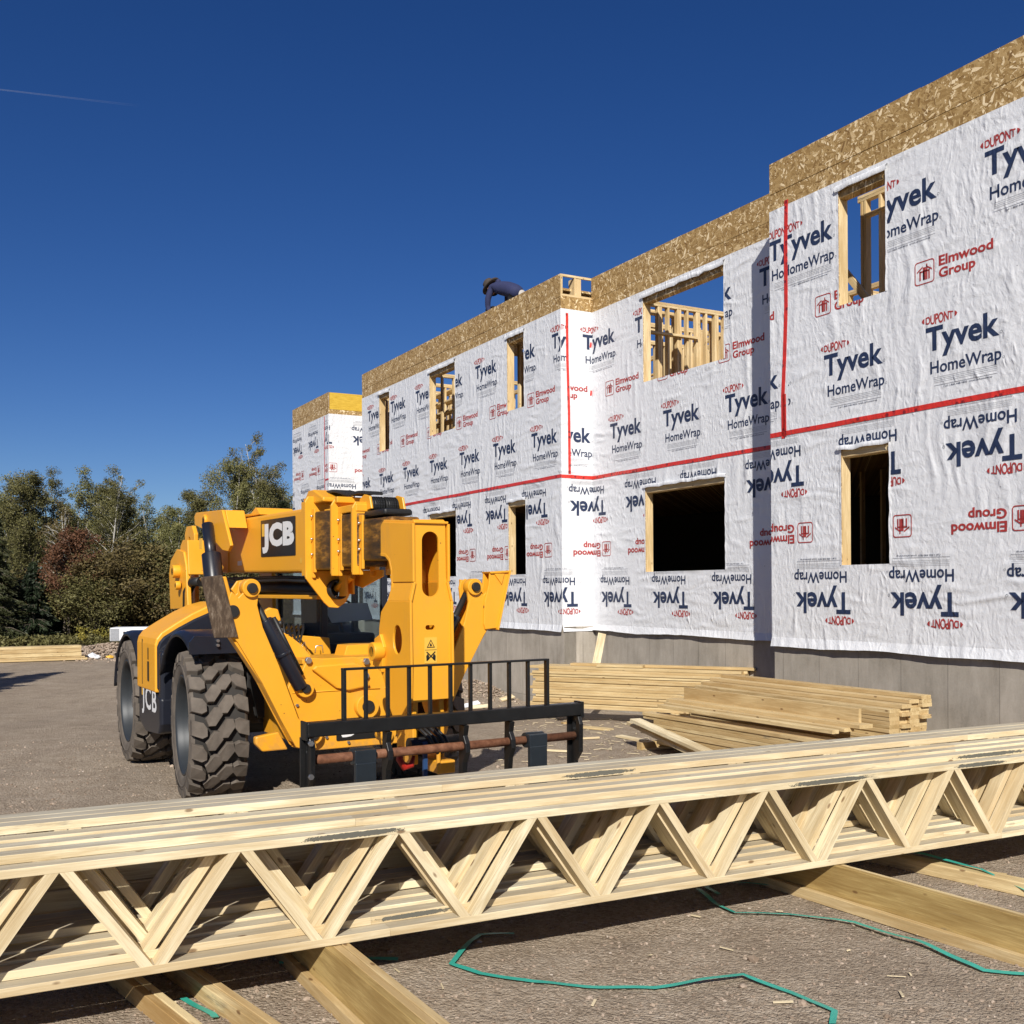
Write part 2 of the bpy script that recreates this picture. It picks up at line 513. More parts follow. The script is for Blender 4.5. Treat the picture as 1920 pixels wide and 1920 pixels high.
def gravel():
    t = NT('compacted_gravel'); p = t.pos()
    big = t.noise(p, .35, 5, .6)
    mid = t.noise(p, 2.6, 6, .65)
    st = t.voro(p, 55.0, out='Color'); sep = t.n('SeparateColor'); t.l(st, sep.inputs[0])
    sd = t.voro(p, 55.0)
    sd2 = t.voro(p, 130.0)
    f = t.math('ADD', t.math('MULTIPLY', mid, .55), t.math('MULTIPLY', sep.outputs[0], .28))
    f = t.math('ADD', f, t.math('MULTIPLY', big, .22))
    c = t.ramp(f, [(.25, (.18, .135, .096)), (.45, (.300, .238, .174)), (.62, (.39, .320, .242)), (.85, (.53, .45, .36))])
    # damp darker and dusty paler patches
    c = t.mix(t.math('MULTIPLY', t.ramp(t.noise(p, .8, 4, .6), [(.5, 0.0), (.68, 1.0)]), .5), c, (.34, .275, .205))
    # faint wheel tracks running across the yard and darker damp streaks
    tr = t.noise(t.vmath('MULTIPLY', p, (.9, .22, 1)), 1.3, 4, .55, .5)
    c = t.mix(t.math('MULTIPLY', t.ramp(tr, [(.48, 0.0), (.62, 1.0)]), .20), c, (.17, .135, .105))
    h = t.math('ADD', t.math('MULTIPLY', t.math('SUBTRACT', 1.0, sd), .5), t.math('MULTIPLY', t.math('SUBTRACT', 1.0, sd2), .25))
    h = t.math('ADD', h, t.math('MULTIPLY', t.noise(p, 14, 5, .65), 1.0))
    return t.set(c, .92, 0, t.bump(h, 1.0, .022), .2)
M_GRAVEL = gravel()
def stone():
    t = NT('loose_stone'); p = t.pos()
    w = t.n('TexWhiteNoise'); w.noise_dimensions = '3D'
    t.l(t.vmath('FLOOR', t.vmath('MULTIPLY', p, (35, 35, 1))), w.inputs['Vector'])
    c = t.ramp(w.outputs[0], [(0, (.19, .14, .10)), (.5, (.33, .255, .192)), (.95, (.40, .32, .25)), (1, (.48, .42, .35))])
    return t.set(c, .9, 0, None, .2)
M_STONE = stone()
def leaf(name, a, b, c3):
    t = NT(name); p = t.pos(); r = t.orand()
    nz = t.noise(p, 1.1, 4, .7); n2 = t.noise(p, 9, 2, .6)
    f = t.math('ADD', t.math('MULTIPLY', nz, .6), t.math('MULTIPLY', n2, .4))
    c = t.ramp(f, [(.38, a), (.5, b), (.62, c3)])
    c = t.mix(t.math('MULTIPLY', r, .30), c, (.10, .085, .022))
    t.set(c, .6, 0, None, .25)
    return t.m
M_LEAF_G = leaf('olive_leaves', (.055, .054, .020), (.115, .108, .038), (.21, .195, .08))
M_LEAF_Y = leaf('pale_birch_leaves', (.085, .088, .03), (.17, .17, .06), (.29, .27, .11))
M_LEAF_R = leaf('red_maple_leaves', (.06, .022, .014), (.12, .045, .028), (.19, .085, .05))
M_LEAF_B = leaf('brown_shrub_leaves', (.055, .040, .018), (.11, .082, .032), (.18, .14, .055))
M_NEEDLE = leaf('dark_spruce_needles', (.008, .014, .007), (.018, .028, .013), (.035, .050, .022))
M_BARK = simple('grey_brown_bark', (.13, .105, .08), .85, 0, .4, 9)
M_BIRCH = simple('pale_birch_bark', (.42, .40, .35), .7, 0, .25, 7)
M_STRAP = simple('green_plastic_strap', (.04, .38, .30), .35, 0, .15, 9)
M_PLWRAP = simple('white_bundle_wrap', (.75, .76, .78), .4, 0, .08, 4, .3)
M_ROOM_SHADE = simple('painted_room_shade', (.05, .045, .04), .8)  # near-black colour stands in for the dimness inside the lower rooms
M_TREADFLOOR = simple('shaded_clean_groove_rubber', (.028, .025, .022), .85, 0, .3, 12)  # groove floors coloured darker: shade between the lugs, plus cleaner rubber

# ------------------------------------------------------------------ ground
def gzn(x, y): return gz(x, y) + .022*mnoise.noise(Vector((x*1.1, y*1.1, 0))) + .010*mnoise.noise(Vector((x*3.7, y*3.7, 5)))
def sstep(a, b, x):
    t = min(1, max(0, (x-a)/(b-a))); return t*t*(3-2*t)
def gz(x, y):
    z = -.20*sstep(13.2, 19.5, y)
    z += .25*sstep(36, 46, y)*1.0
    # spoil heap against the foundation
    d2 = ((x+.75)/1.3)**2 + ((y-20.6)/1.5)**2
    z += .30*math.exp(-d2)
    return z
def axis_pts(a, b, lo, hi, step, grow=1.13):
    P = list(np.arange(a, b+1e-6, step))
    s = step; x = b
    while x < hi: s = min(s*grow, 40); x += s; P.append(x)
    s = step; x = a; Q = []
    while x > lo: s = min(s*grow, 40); x -= s; Q.append(x)
    return np.array(Q[::-1] + P)
gx = axis_pts(-6, 5, -420, 420, .09); gy = axis_pts(3.2, 12, -60, 900, .09)
GX, GY = np.meshgrid(gx, gy)
GZ = np.zeros_like(GX)
for i in range(GX.shape[0]):
    for j in range(GX.shape[1]):
        x, y = float(GX[i, j]), float(GY[i, j])
        z = gz(x, y)
        if abs(x) < 40 and y < 60:
            z += .022*mnoise.noise(Vector((x*1.1, y*1.1, 0))) + .010*mnoise.noise(Vector((x*3.7, y*3.7, 5)))
        GZ[i, j] = z
ny, nx = GX.shape
idx = np.arange(nx*ny).reshape(ny, nx)
GF = np.stack([idx[:-1, :-1], idx[:-1, 1:], idx[1:, 1:], idx[1:, :-1]], -1).reshape(-1, 4)
g_ob = link('ground', mesh_np('ground', np.stack([GX, GY, GZ], -1).reshape(-1, 3), GF, [M_GRAVEL], True))
tag(g_ob, kind='structure')

# loose stones
def rocks(name, pts, sizes, mat, seed=1):
    rs = np.random.RandomState(seed)
    bm = bmesh.new(); bmesh.ops.create_icosphere(bm, subdivisions=1, radius=1)
    bv = np.array([v.co[:] for v in bm.verts]); bf = np.array([[v.index for v in f.verts] for f in bm.faces]); bm.free()
    n = len(pts)
    V = bv[None]*(1+rs.uniform(-.28, .28, (n, len(bv), 1)))
    V = V*rs.uniform(.6, 1.25, (n, 1, 3))*np.array([1, 1, .62])
    a = rs.uniform(0, 6.28, n); c, s = np.cos(a), np.sin(a)
    X = V[..., 0]*c[:, None] - V[..., 1]*s[:, None]; Y = V[..., 0]*s[:, None] + V[..., 1]*c[:, None]
    V = np.stack([X, Y, V[..., 2]], -1)*np.asarray(sizes)[:, None, None] + np.asarray(pts)[:, None, :]
    F = (bf[None] + (np.arange(n)*len(bv))[:, None, None]).reshape(-1, 3)
    return link(name, mesh_np(name, V.reshape(-1, 3), F, [mat]))
rs = np.random.RandomState(3)
P = []; S = []
for k in range(15000):
    d = 3.9 + 9.5*rs.rand()**1.7
    x = (rs.rand()*1.12-.56)*d*1.0
    s = .0035 + .009*rs.rand()**3 + (.02*rs.rand() if rs.rand() < .012 else 0)
    s *= .8 + d*.05
    z = gz(x, d) + .022*mnoise.noise(Vector((x*1.1, d*1.1, 0))) + .010*mnoise.noise(Vector((x*3.7, d*3.7, 5)))
    P.append((x, d, z + s*.15)); S.append(s)
for k in range(1500):   # rubble heap beside the foundation
    x = -.75 + rs.randn()*.9; y = 20.2 + rs.randn()*.8
    s = .012 + .03*rs.rand()**2
    P.append((x, y, gz(x, y) + s*.3)); S.append(s)
tag(rocks('loose_gravel', P, S, M_STONE, 5), kind='stuff')

# ------------------------------------------------------------------ the building (frame: a along the wall to the right, b into the building, z up)
FA = math.atan2(-.8771, .4803)
OFF = (-15.0, 9.6, -.2)
fx, fy = Vector((.4803, -.8771, 0)), Vector((.8771, .4803, 0))
def FW_(a, b, z): return fx*a + fy*b + Vector((0, 0, z))
bld = empty('apartment_building', FW_(*OFF), FA,
            'two storey wood framed apartment building under construction wrapped in white printed house wrap', 'building')
def BO(o): o.location = Vector(o.location) - Vector(OFF); return o
def bbuild(mb, name, mats, parent=None, bevel=None):
    o = mb.build(name, mats, parent or bld, bevel)
    if parent is None: BO(o)
    return o
def bboard(name, p0, p1, w, h, mat=M_STUD, up=(0, 0, 1), parent=None):
    q = Vector(OFF) if parent is None else Vector((0, 0, 0))
    return board(name, Vector(p0)-q, Vector(p1)-q, w, h, mat, parent or bld, up)

BA, BB, BC = 9.30, 9.922, 9.268
ZB, ZT, ZW, ZR = 1.20, 3.83, 6.66, 7.26
ZF2 = 4.22        # upper deck
WL = (2.17, 3.52); WU = (5.20, 6.55)
# wall name: (a0, a1, b, openings)
W_A = dict(a0=-24.69, a1=-15.205, b=BA, up=[(-23.54, -22.87), (-20.62, -19.33), (-17.12, -16.46)], lo=[(-23.54, -22.87), (-20.65, -19.32), (-17.10, -16.43)])
W_B = dict(a0=-15.205, a1=-10.07, b=BB, up=[(-13.70, -11.72)], lo=[(-13.67, -11.72)])
W_C = dict(a0=-10.07, a1=1.6, b=BC, up=[(-8.92, -8.21), (-5.6, -4.3), (-1.5, -.7)], lo=[(-8.90, -8.18), (-5.6, -4.3), (-1.5, -.7)])
W_R = dict(a0=-27.25, a1=-24.69, b=10.75, up=[], lo=[])
W_D = dict(a0=-30.53, a1=-27.25, b=BA, up=[], lo=[])
WALLS = [W_A, W_B, W_C, W_R, W_D]
def rects(a0, a1, z0, z1, holes):
    """split a rectangle with rectangular holes into solid rectangles"""
    As = sorted({a0, a1} | {h[0] for h in holes} | {h[1] for h in holes})
    out = []
    for i in range(len(As)-1):
        x0, x1 = As[i], As[i+1]
        hs = sorted([(max(z0, h[2]), min(z1, h[3])) for h in holes if h[0] < x1-1e-6 and h[1] > x0+1e-6])
        z = z0
        for h0, h1 in hs:
            if h0 > z+1e-6: out.append((x0, x1, z, h0))
            z = max(z, h1)
        if z < z1-1e-6: out.append((x0, x1, z, z1))
    return out
def wholes(w): return [(h[0], h[1], WU[0], WU[1]) for h in w['up']] + [(h[0], h[1], WL[0], WL[1]) for h in w['lo']]

# sheathing behind the wrap, cladding band of OSB above, wrap sheets
for w in WALLS:
    mb = MB()
    for r in rects(w['a0'], w['a1'], 1.27, ZW, wholes(w)):
        mb.box((r[0], w['b'], r[2]), (r[1], w['b']+.011, r[3]))
    bbuild(mb, 'wall_sheathing', M_OSB)
    # OSB rim band: separate panels with open joints, each slightly proud or back
    L = w['a1'] - w['a0']; n = max(1, round(L/2.44)); e = L/n
    for k in range(n):
        x0 = w['a0'] + k*e; pr = rnd.uniform(-.002, .003)
        mb = MB(); mb.box((x0+.0015, w['b']-.004-pr, ZW+.215), (x0+e-.0015, w['b']+.010, ZR+rnd.uniform(-.006, .004)))
        bbuild(mb, 'osb_panel', M_OSB)
        mb = MB(); mb.box((x0+.0015+.3*(k > 0), w['b']+.001, ZW-.05), (min(w['a1'], x0+e+.3), w['b']+.014, ZW+.211))
        bbuild(mb, 'osb_strip', M_OSB)
# return (side) walls that face the camera
SIDES = [dict(a=-15.205, b0=BA, b1=BB, open=True), dict(a=-27.25, b0=BA, b1=10.745, open=False)]
for s in SIDES:
    mb = MB(); mb.box((s['a']-.011, s['b0']+.012, 1.27), (s['a'], s['b1'], ZW)); bbuild(mb, 'wall_sheathing', M_OSB)
    mb = MB(); mb.box((s['a']-.010, s['b0'], ZW-.03), (s['a']+.002, s['b1']-.001, ZW+.225 if s['open'] else ZW+.13)); bbuild(mb, 'osb_strip', M_OSB)
a = -15.205
# open framed top of the first return
bboard('top_plate', (a-.02, BA+.0, 7.24), (a-.02, BB, 7.24), .04, .038)
bboard('bottom_plate', (a-.02, BA+.0, 6.905), (a-.02, BB, 6.905), .04, .038)
bboard('stud', (a-.02, BA+.022, 6.925), (a-.02, BA+.022, 7.22), .04, .044, up=(0, 1, 0))
bboard('stud', (a-.10, BA+.30, 6.925), (a-.10, BA+.30, 7.22), .19, .038, up=(0, 1, 0))
bboard('stud', (a-.03, BA+.37, 6.925), (a-.03, BA+.37, 7.22), .04, .10, up=(0, 1, 0))
# golden lvl board on the far return
def lvl():
    t = NT('golden_lvl_coating'); uv = uv_building(t)
    g = t.noise(t.vmath('MULTIPLY', uv, (2, 14, 1)), 2.5, 5, .6)
    return t.set(t.ramp(g, [(.3, (.50, .30, .02)), (.6, (.66, .43, .05))]), .5)
M_LVL = lvl()
mb = MB(); mb.box((-27.25-.04, BA+.03, ZW+.135), (-27.25+.003, 10.74, 7.25)); bbuild(mb, 'laminated_beam', M_LVL)
# far side (hidden) return of C, left end wall, right end wall, back wall
mb = MB()
mb.box((-10.07, BC+.012, 1.27), (-10.059, BB-.002, ZR-.01))
mb.box((-24.69, BA+.012, 1.27), (-24.679, 10.74, ZR-.01))
bbuild(mb, 'wall_sheathing', M_OSB)
BK = 18.6
for (x, z1) in ((-30.53, ZR-.004), (1.6, ZR-.004)):
    mb = MB(); mb.box((x-.006, BA+.012, ZB), (x+.006, BK, z1)); bbuild(mb, 'end_wall_sheathing', M_OSB)
mb = MB()
for r in rects(-30.52, 1.59, 1.27, 6.6, [(x, x+.9, 5.0, 6.5) for x in (-22.2, -19.9, -16.3, -13.0, -11.3, -8.6, -6.7, -3.5)]):
    mb.box((r[0], BK, r[2]), (r[1], BK+.012, r[3]))
bbuild(mb, 'back_wall_sheathing', M_OSB)
# decks
def deck(name, z, t, ins=.02):
    mb = MB()
    for (a0, a1, b) in ((-30.5, -27.27, BA), (-27.27, -24.7, 10.75), (-24.7, -15.23, BA), (-15.23, -10.05, BB), (-10.05, 1.57, BC)):
        mb.box((a0, b+ins, z-t), (a1, BK-.01, z))
    bbuild(mb, name, M_OSB)
deck('upper_floor_deck', ZF2, .42, .16)
deck('lower_floor_deck', ZB+.06, .06, .16)
mb = MB(); mb.box((-19.3, BA+.06, 7.02), (-15.32, BA+1.4, 7.06)); bbuild(mb, 'roof_deck_board', M_OSB)
for x in np.arange(-19.2, -15.3, .4): bboard('roof_joist', (x, BA+.05, 6.93), (x, BA+1.5, 6.93), .038, .17)

# foundation
mb = MB()
for w in WALLS: mb.box((w['a0']+.02, w['b']+.02, -1.2), (w['a1']+(.02 if w is not W_C else 0), w['b']+.26, 1.262))
mb.box((-15.225-.2, BA+.021, -1.2), (-15.185, BB+.1, 1.261)); mb.box((-27.27-.2, BA+.021, -1.2), (-27.23, 10.85, 1.261))
mb.box((-10.05, BC+.021, -1.2), (-9.8, BB+.1, 1.261)); mb.box((-24.67, BA+.021, -1.2), (-24.4, 10.85, 1.261))
bbuild(mb, 'foundation_wall', M_CONC)
mb = MB(); mb.box((-30.5, BK-.2, -1.2), (1.5, BK, 1.26)); mb.box((-30.5, BA+.3, -1.2), (-30.3, BK-.21, 1.26)); mb.box((1.3, BA+.3, -1.2), (1.5, BK-.21, 1.26))
bbuild(mb, 'rear_foundation_wall', M_CONC)

# framing of the outer walls: studs, sills, headers, jambs
def stud(a_, b_, z0, z1, wd=.14, th=.038, along='a', name='stud'):
    # th across the wall direction, wd into the building
    up = (1, 0, 0) if along == 'a' else (0, 1, 0)
    return bboard(name, (a_, b_, z0), (a_, b_, z1), wd, th, up=up)
for w in WALLS:
    if w in (W_R, W_D): continue
    bc = w['b']+.012+.07
    for (zs, hs, z0, zt) in ((WU, w['up'], ZF2, ZW-.03), (WL, w['lo'], ZB+.07, ZF2-.42)):
        for (h0, h1) in hs:
            if h1 > -6.2: continue
            stud(h0-.019, bc, z0+.04, zt, name='jamb_stud'); stud(h1+.019, bc, z0+.04, zt, name='jamb_stud')
            bboard('window_sill_plate', (h0, bc, zs[0]-.019), (h1, bc, zs[0]-.019), .14, .038)
            bboard('window_header', (h0-.038, bc, zs[1]+.06-.08), (h1+.038, bc, zs[1]+.06-.08), .13, .15, M_OSB if zs is WU else M_STUD)
        x = w['a0']+.05
        while x < w['a1']-.05:
            if x < -6.2 and not any(h0-.1 < x < h1+.1 for h0, h1 in hs) and zs is WU: stud(x, bc, z0+.04, zt)
            x += .4064
    bboard('bottom_plate', (w['a0']+.02, bc, ZF2+.019), (w['a1']-.02, bc, ZF2+.019), .14, .038)
    bboard('top_plate', (w['a0']+.02, bc, ZW-.011), (w['a1']-.02, bc, ZW-.011), .14, .038)
# upper-storey partitions seen through the windows
def partition(p0, p1, ztop, gaps=(), sp=.4064, z0=ZF2):
    p0 = Vector((p0[0], p0[1], 0)); p1 = Vector((p1[0], p1[1], 0)); d = p1-p0; L = d.length; u_ = d/L
    al = abs(u_.x) > .5
    k = 0; x = .02
    while x < L:
        p = p0 + u_*x
        if not any(g0 < x < g1 for g0, g1 in gaps):
            up = (1, 0, 0) if al else (0, 1, 0)
            bboard('stud', (p.x, p.y, z0+.04), (p.x, p.y, ztop-.04), .089, .038, up=up)
        x += sp
    for z in (z0+.019, ztop-.019, ztop+.02):
        bboard('plate', (p0.x, p0.y, z), (p1.x, p1.y, z), .089, .038)
    for g0, g1 in gaps:
        a_, b_ = p0+u_*g0, p0+u_*g1
        bboard('door_header', (a_.x, a_.y, 6.28), (b_.x, b_.y, 6.28), .089, .038)
partition((-14.12, 10.10), (-14.12, 12.6), 6.62, sp=.20)
partition((-14.12, 10.145), (-14.12, 12.6), 6.62, sp=.40)
partition((-14.35, 10.2), (-14.35, 12.2), 6.55, sp=.27)
partition((-15.3, 10.2), (-15.3, 13.2), 6.62, sp=.24)
partition((-16.4, 10.6), (-16.4, 13.8), 6.62, sp=.22)
partition((-19.5, 12.9), (-9.2, 12.9), 6.62, gaps=((1.6, 2.4), (6.0, 6.9)))
partition((-12.0, 13.0), (-12.0, 15.0), 6.62)
partition((-17.6, 13.3), (-14.2, 13.3), 6.62, sp=.2)
bboard('rail', (-14.07, 10.15, 6.13), (-14.07, 11.3, 6.13), .10, .04)
for a_ in (-9.14, -9.09, -8.72): stud(a_, 9.93, ZF2+.04, 6.60, wd=.089)
bboard('plate', (-9.2, 9.93, 6.62), (-8.4, 9.93, 6.62), .089, .038); bboard('plate', (-9.2, 9.93, 6.66), (-8.4, 9.93, 6.66), .089, .038)
stud(-8.86, 9.93, ZF2+.04, 6.60, wd=.089); bboard('door_header', (-9.1, 9.93, 6.42), (-8.4, 9.93, 6.42), .089, .038)
bboard('brace', (-9.42, 9.86, 5.85), (-8.98, 9.86, 5.32), .04, .089)
for x_ in (-21.05, -22.1, -23.0, -24.3): partition((x_, 9.5), (x_, 11.9), 6.62, sp=.28)
for x_ in (-17.55, -18.4): partition((x_, 9.5), (x_, 11.6), 6.62, sp=.28)
for z_ in (5.25, 5.5, 5.75, 6.0, 6.25, 6.5): bboard('stair_tread', (-23.0, 10.2+.2*(z_-5), z_), (-21.1, 10.2+.2*(z_-5), z_), .25, .038)
partition((-24.2, 12.2), (-16.6, 12.2), 6.62, gaps=((3.0, 3.9),))
partition((-15.5, 9.7), (-15.5, 11.5), 6.62)
partition((-24.2, 14.2), (-10.5, 14.2), 6.62, sp=.61)
for (p, q) in (((-20.9, 9.8, 5.2), (-20.8, 10.9, 6.5)),):
    bboard('brace', p, q, .089, .038)
# lower-storey studs, dark inside
for x in np.arange(-13.9, -11.2, .42): bboard('stud', (x, 13.2, 1.3), (x, 13.2, 3.78), .089, .038, up=(1, 0, 0))
for x in np.arange(-9.3, -7.5, .42): bboard('stud', (x, 12.2, 1.3), (x, 12.2, 3.78), .089, .038, up=(1, 0, 0))
# lower rooms are closed off by inner walls with the room's shade painted in
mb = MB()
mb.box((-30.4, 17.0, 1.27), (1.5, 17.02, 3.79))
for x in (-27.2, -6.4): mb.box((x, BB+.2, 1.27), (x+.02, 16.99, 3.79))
bbuild(mb, 'inner_wall_panel', M_ROOM_SHADE)

# ---- house wrap sheets (thin, hung over the sheathing; bottom edge wavy and standing off the concrete)
def wrap_sheet(a0, a1, b, z0, z1, holes, side=False, lift=.004, hem=False):
    mb = MB()
    zz = z0 + (.09 if hem else 0)
    for r in rects(a0, a1, zz, z1, holes):
        if side: mb.box((b-.0, r[0], r[2]), (b+lift, r[1], r[3]))
        else: mb.box((r[0], b-lift, r[2]), (r[1], b-.0005, r[3]))
    if hem:
        n = max(2, int((a1-a0)/.07)); vs = []; fs = []
        for i in range(n+1):
            x = a0 + (a1-a0)*i/n
            wv = mnoise.noise(Vector((x*.9, b*3, 1)))*.03 + mnoise.noise(Vector((x*4, b, 7)))*.008
            out = .02 + .03*(.5+mnoise.noise(Vector((x*1.7, b, 3)))) + .006*mnoise.noise(Vector((x*9, b, 3)))
            for (z, o) in ((zz, lift), (zz-.045, lift+out*.35), (z0-.02+wv, lift+out)):
                vs.append((b+o, x, z) if side else (x, b-o, z))
        for i in range(n):
            for k in range(2): fs.append((i*3+k, (i+1)*3+k, (i+1)*3+k+1, i*3+k+1))
        mb.add(vs, fs, 0, True)
    return bbuild(mb, 'house_wrap', M_WRAP)
SHEETS = {}
for nm, w in (('A', W_A), ('B', W_B), ('C', W_C), ('R', W_R), ('D', W_D)):
    e0 = .006 if nm in 'A' else 0
    SHEETS[nm+'u'] = wrap_sheet(w['a0'], w['a1'], w['b'], ZT, ZW, [(h[0], h[1], WU[0], WU[1]) for h in w['up']], lift=.007)
    SHEETS[nm+'l'] = wrap_sheet(w['a0'], w['a1'], w['b'], ZB, ZT, [(h[0], h[1], WL[0], WL[1]) for h in w['lo']], lift=.005, hem=True)
SHEETS['Su'] = wrap_sheet(BA-.006, BB-.004, -15.205, ZT, ZW+.01, [], True, .007)
SHEETS['Sl'] = wrap_sheet(BA-.004, BB-.004, -15.205, ZB, ZT, [], True, .005, True)
SHEETS['Tu'] = wrap_sheet(BA-.006, 10.74, -27.25, ZT, ZW+.01, [], True, .007)
SHEETS['Tl'] = wrap_sheet(BA-.004, 10.74, -27.25, ZB, ZT, [], True, .005, True)
# loose flaps folded over the heads of the openings
def flap(a0, a1, b, z, hgt, out, seed):
    mb = MB(); n = 14; vs = []; fs = []
    for i in range(n+1):
        t = i/n; x = a0-.03 + (a1-a0+.06)*t
        s = math.sin(PI*min(1, max(0, t)))**.5
        j = mnoise.noise(Vector((x*5, seed, 0)))
        vs += [(x, b-.009, z+hgt*(.75+.3*j)), (x, b-.012-out*(.7+.5*j), z+.035+.03*j), (x, b-.01-out*.8*(.6+.6*j), z-.012+.02*j)]
    for i in range(n):
        for k in range(2): fs.append((i*3+k, (i+1)*3+k, (i+1)*3+k+1, i*3+k+1))
    mb.add(vs, fs, 0, True)
    bbuild(mb, 'wrap_flap', M_WRAP)
for w in (W_A, W_B, W_C):
    for k, h in enumerate(w['up']): flap(h[0], h[1], w['b'], WU[1], .09, .05 if h[1] < -9 or k == 0 else .03, k*3.1)
    for k, h in enumerate(w['lo']): flap(h[0], h[1], w['b'], WL[1], .06, .05, k*5.3+1)
# torn edges at the jambs
for w in (W_A, W_B, W_C):
    for (h, zs) in [(h, WU) for h in w['up']] + [(h, WL) for h in w['lo']]:
        for side_, xe in ((1, h[0]), (-1, h[1])):
            mb = MB(); n = 16; vs = []; fs = []
            for i in range(n+1):
                z = zs[0] + (zs[1]-zs[0])*i/n
                j = abs(mnoise.noise(Vector((xe*3, z*5, 2))))
                vs += [(xe-.02*side_, w['b']-.009, z), (xe+(.004+.022*j)*side_, w['b']-.011-.008*j, z)]
            for i in range(n): fs.append((i*2, i*2+2, i*2+3, i*2+1))
            mb.add(vs, fs, 0, True)
            bbuild(mb, 'wrap_edge', M_WRAP)

# ---- red tape
def tape(pts, b, side=False, wd=.058, parent=None):
    """pts: (a, z) polyline on the wall"""
    mb = MB(); vs = []; fs = []
    n = len(pts)
    for i, p in enumerate(pts):
        q0 = pts[max(0, i-1)]; q1 = pts[min(n-1, i+1)]
        d = Vector((q1[0]-q0[0], q1[1]-q0[1])).normalized(); nn = Vector((-d.y, d.x))*wd/2
        for s_ in (-1, 1):
            a_, z_ = p[0]+nn.x*s_, p[1]+nn.y*s_
            for o in (.0085, .0105):
                vs.append((b+o, a_, z_) if side else (a_, b-o, z_))
    for i in range(n-1):
        k = i*4; m = k+4
        fs += [(k+1, m+1, m+3, k+3), (k, k+2, m+2, m), (k, m, m+1, k+1), (k+2, k+3, m+3, m+2)]
    mb.add(vs, fs)
    bbuild(mb, 'seam_tape', M_TAPE)
def hline(a0, a1, z, n=12, seed=0): return [(a0+(a1-a0)*i/n, z+.008*mnoise.noise(Vector((i*.7, seed, 0)))) for i in range(n+1)]
tape(hline(-24.69, -15.198, ZT-.005, 24, 1), BA); tape(hline(-15.198, -10.07, ZT-.015, 14, 2), BB); tape(hline(-10.075, 1.6, ZT, 24, 3), BC)
tape(hline(BA-.008, BB, ZT-.012, 3, 4), -15.205, True)
tape([(9.42, 6.60), (9.425, 5.8), (9.45, 4.9), (9.455, 3.86)], -15.205, True, .05)
tape([(-9.765, 6.72), (-9.78, 6.2), (-9.78, 5.4), (-9.81, 4.8), (-9.845, 4.3), (-9.84, 3.77)], BC, False, .062)
tape([(-9.822, 4.32), (-9.815, 3.79)], BC, False, .06)
tape([(-27.58, 6.64), (-27.575, 5.5), (-27.57, 3.2)], BA, False, .045)
for z in (6.1, 5.27): tape([(9.89, z-.04), (9.905, z+.05)], -15.205, True, .035)
tape([(-27.25-.28, 4.9), (-27.26, 4.9)], BA, False, .05)

# ---- the print on the wrap
def text_mesh(body, size, bold=0.0, sx=1.0, sy=1.0, align='LEFT', space=1.0, font=None):
    cu = bpy.data.curves.new('txt', 'FONT'); cu.body = body; cu.size = size; cu.offset = bold
    cu.align_x = align; cu.resolution_u = 3; cu.space_character = space; cu.fill_mode = 'FRONT'
    ob = bpy.data.objects.new('txt', cu); COL.objects.link(ob)
    bpy.context.view_layer.update()
    dg = bpy.context.evaluated_depsgraph_get()
    me = bpy.data.meshes.new_from_object(ob.evaluated_get(dg))
    V = [(v.co.x*sx, v.co.y*sy) for v in me.vertices]; F = [tuple(p.vertices) for p in me.polygons]
    bpy.data.objects.remove(ob); bpy.data.curves.remove(cu); bpy.data.meshes.remove(me)
    return V, F
def fit(VF, x0, x1, y0, y1, ycap=None):
    """scale so that x spans x0..x1 and the first letter's cap height spans y0..y1"""
    V, F = VF
    xs = [v[0] for v in V]; ys = [v[1] for v in V]
    mx, Mx = min(xs), max(xs); cap = ycap if ycap else max(ys)
    return [((v[0]-mx)/(Mx-mx)*(x1-x0)+x0, v[1]/cap*(y1-y0)+y0) for v in V], F
class Print(MB):
    def put(self, VF, mi): return self.add([(v[0], v[1], 0) for v in VF[0]], VF[1], mi)
    def rect(self, x0, y0, x1, y1, mi): return self.add([(x0,y0,0),(x1,y0,0),(x1,y1,0),(x0,y1,0)], [(0,1,2,3)], mi)
    def ring(self, outer, inner, mi):
        n = len(outer); vs = [(p[0], p[1], 0) for p in outer] + [(p[0], p[1], 0) for p in inner]
        return self.add(vs, [(i, (i+1) % n, (i+1) % n+n, i+n) for i in range(n)], mi)
PM = [M_NAVY, M_RED, M_GREY]
def main_block():
    p = Print()
    p.put(fit(text_mesh('Tyvek', 1, .028), 0, .885, 0, .245), 0)
    p.put(fit(text_mesh('HomeWrap', 1, .016), .055, .905, -.25, -.122), 0)
    V, F = fit(text_mesh('DUPONT', 1, .022, space=.92), .0, .345, 0, .098)
    V = [(x, .325 + (y-.049)*(1.12-.42*abs((x-.17)/.17)**2)) for x, y in V]
    p.put((V, F), 1)
    for s_ in (-1, 1):
        cx = .172 + s_*.19
        p.add([(cx, .295, 0), (cx, .355, 0), (cx+s_*.022, .343, 0), (cx+s_*.034, .325, 0), (cx+s_*.022, .307, 0)], [(0, 1, 2, 3, 4)], 1)
    for (x, y, r) in ((.905, .02, .016), (.93, -.235, .013)):
        p.ring([(x+r*math.cos(t), y+r*math.sin(t)) for t in np.linspace(0, 2*PI, 13)[:-1]], [(x+r*.7*math.cos(t), y+r*.7*math.sin(t)) for t in np.linspace(0, 2*PI, 13)[:-1]], 2)
    for y in (-.298, -.316, -.334, -.352): p.rect(.10, y, .86, y+.003, 2)
    p.rect(.10, -.385, .86, -.382, 0)
    p.put(fit(text_mesh('Call 1-800-448-9835  tyvek.ca/homewrap', 1), .22, .80, -.415, -.396), 0)
    return p.mesh('printed_block', PM, False)
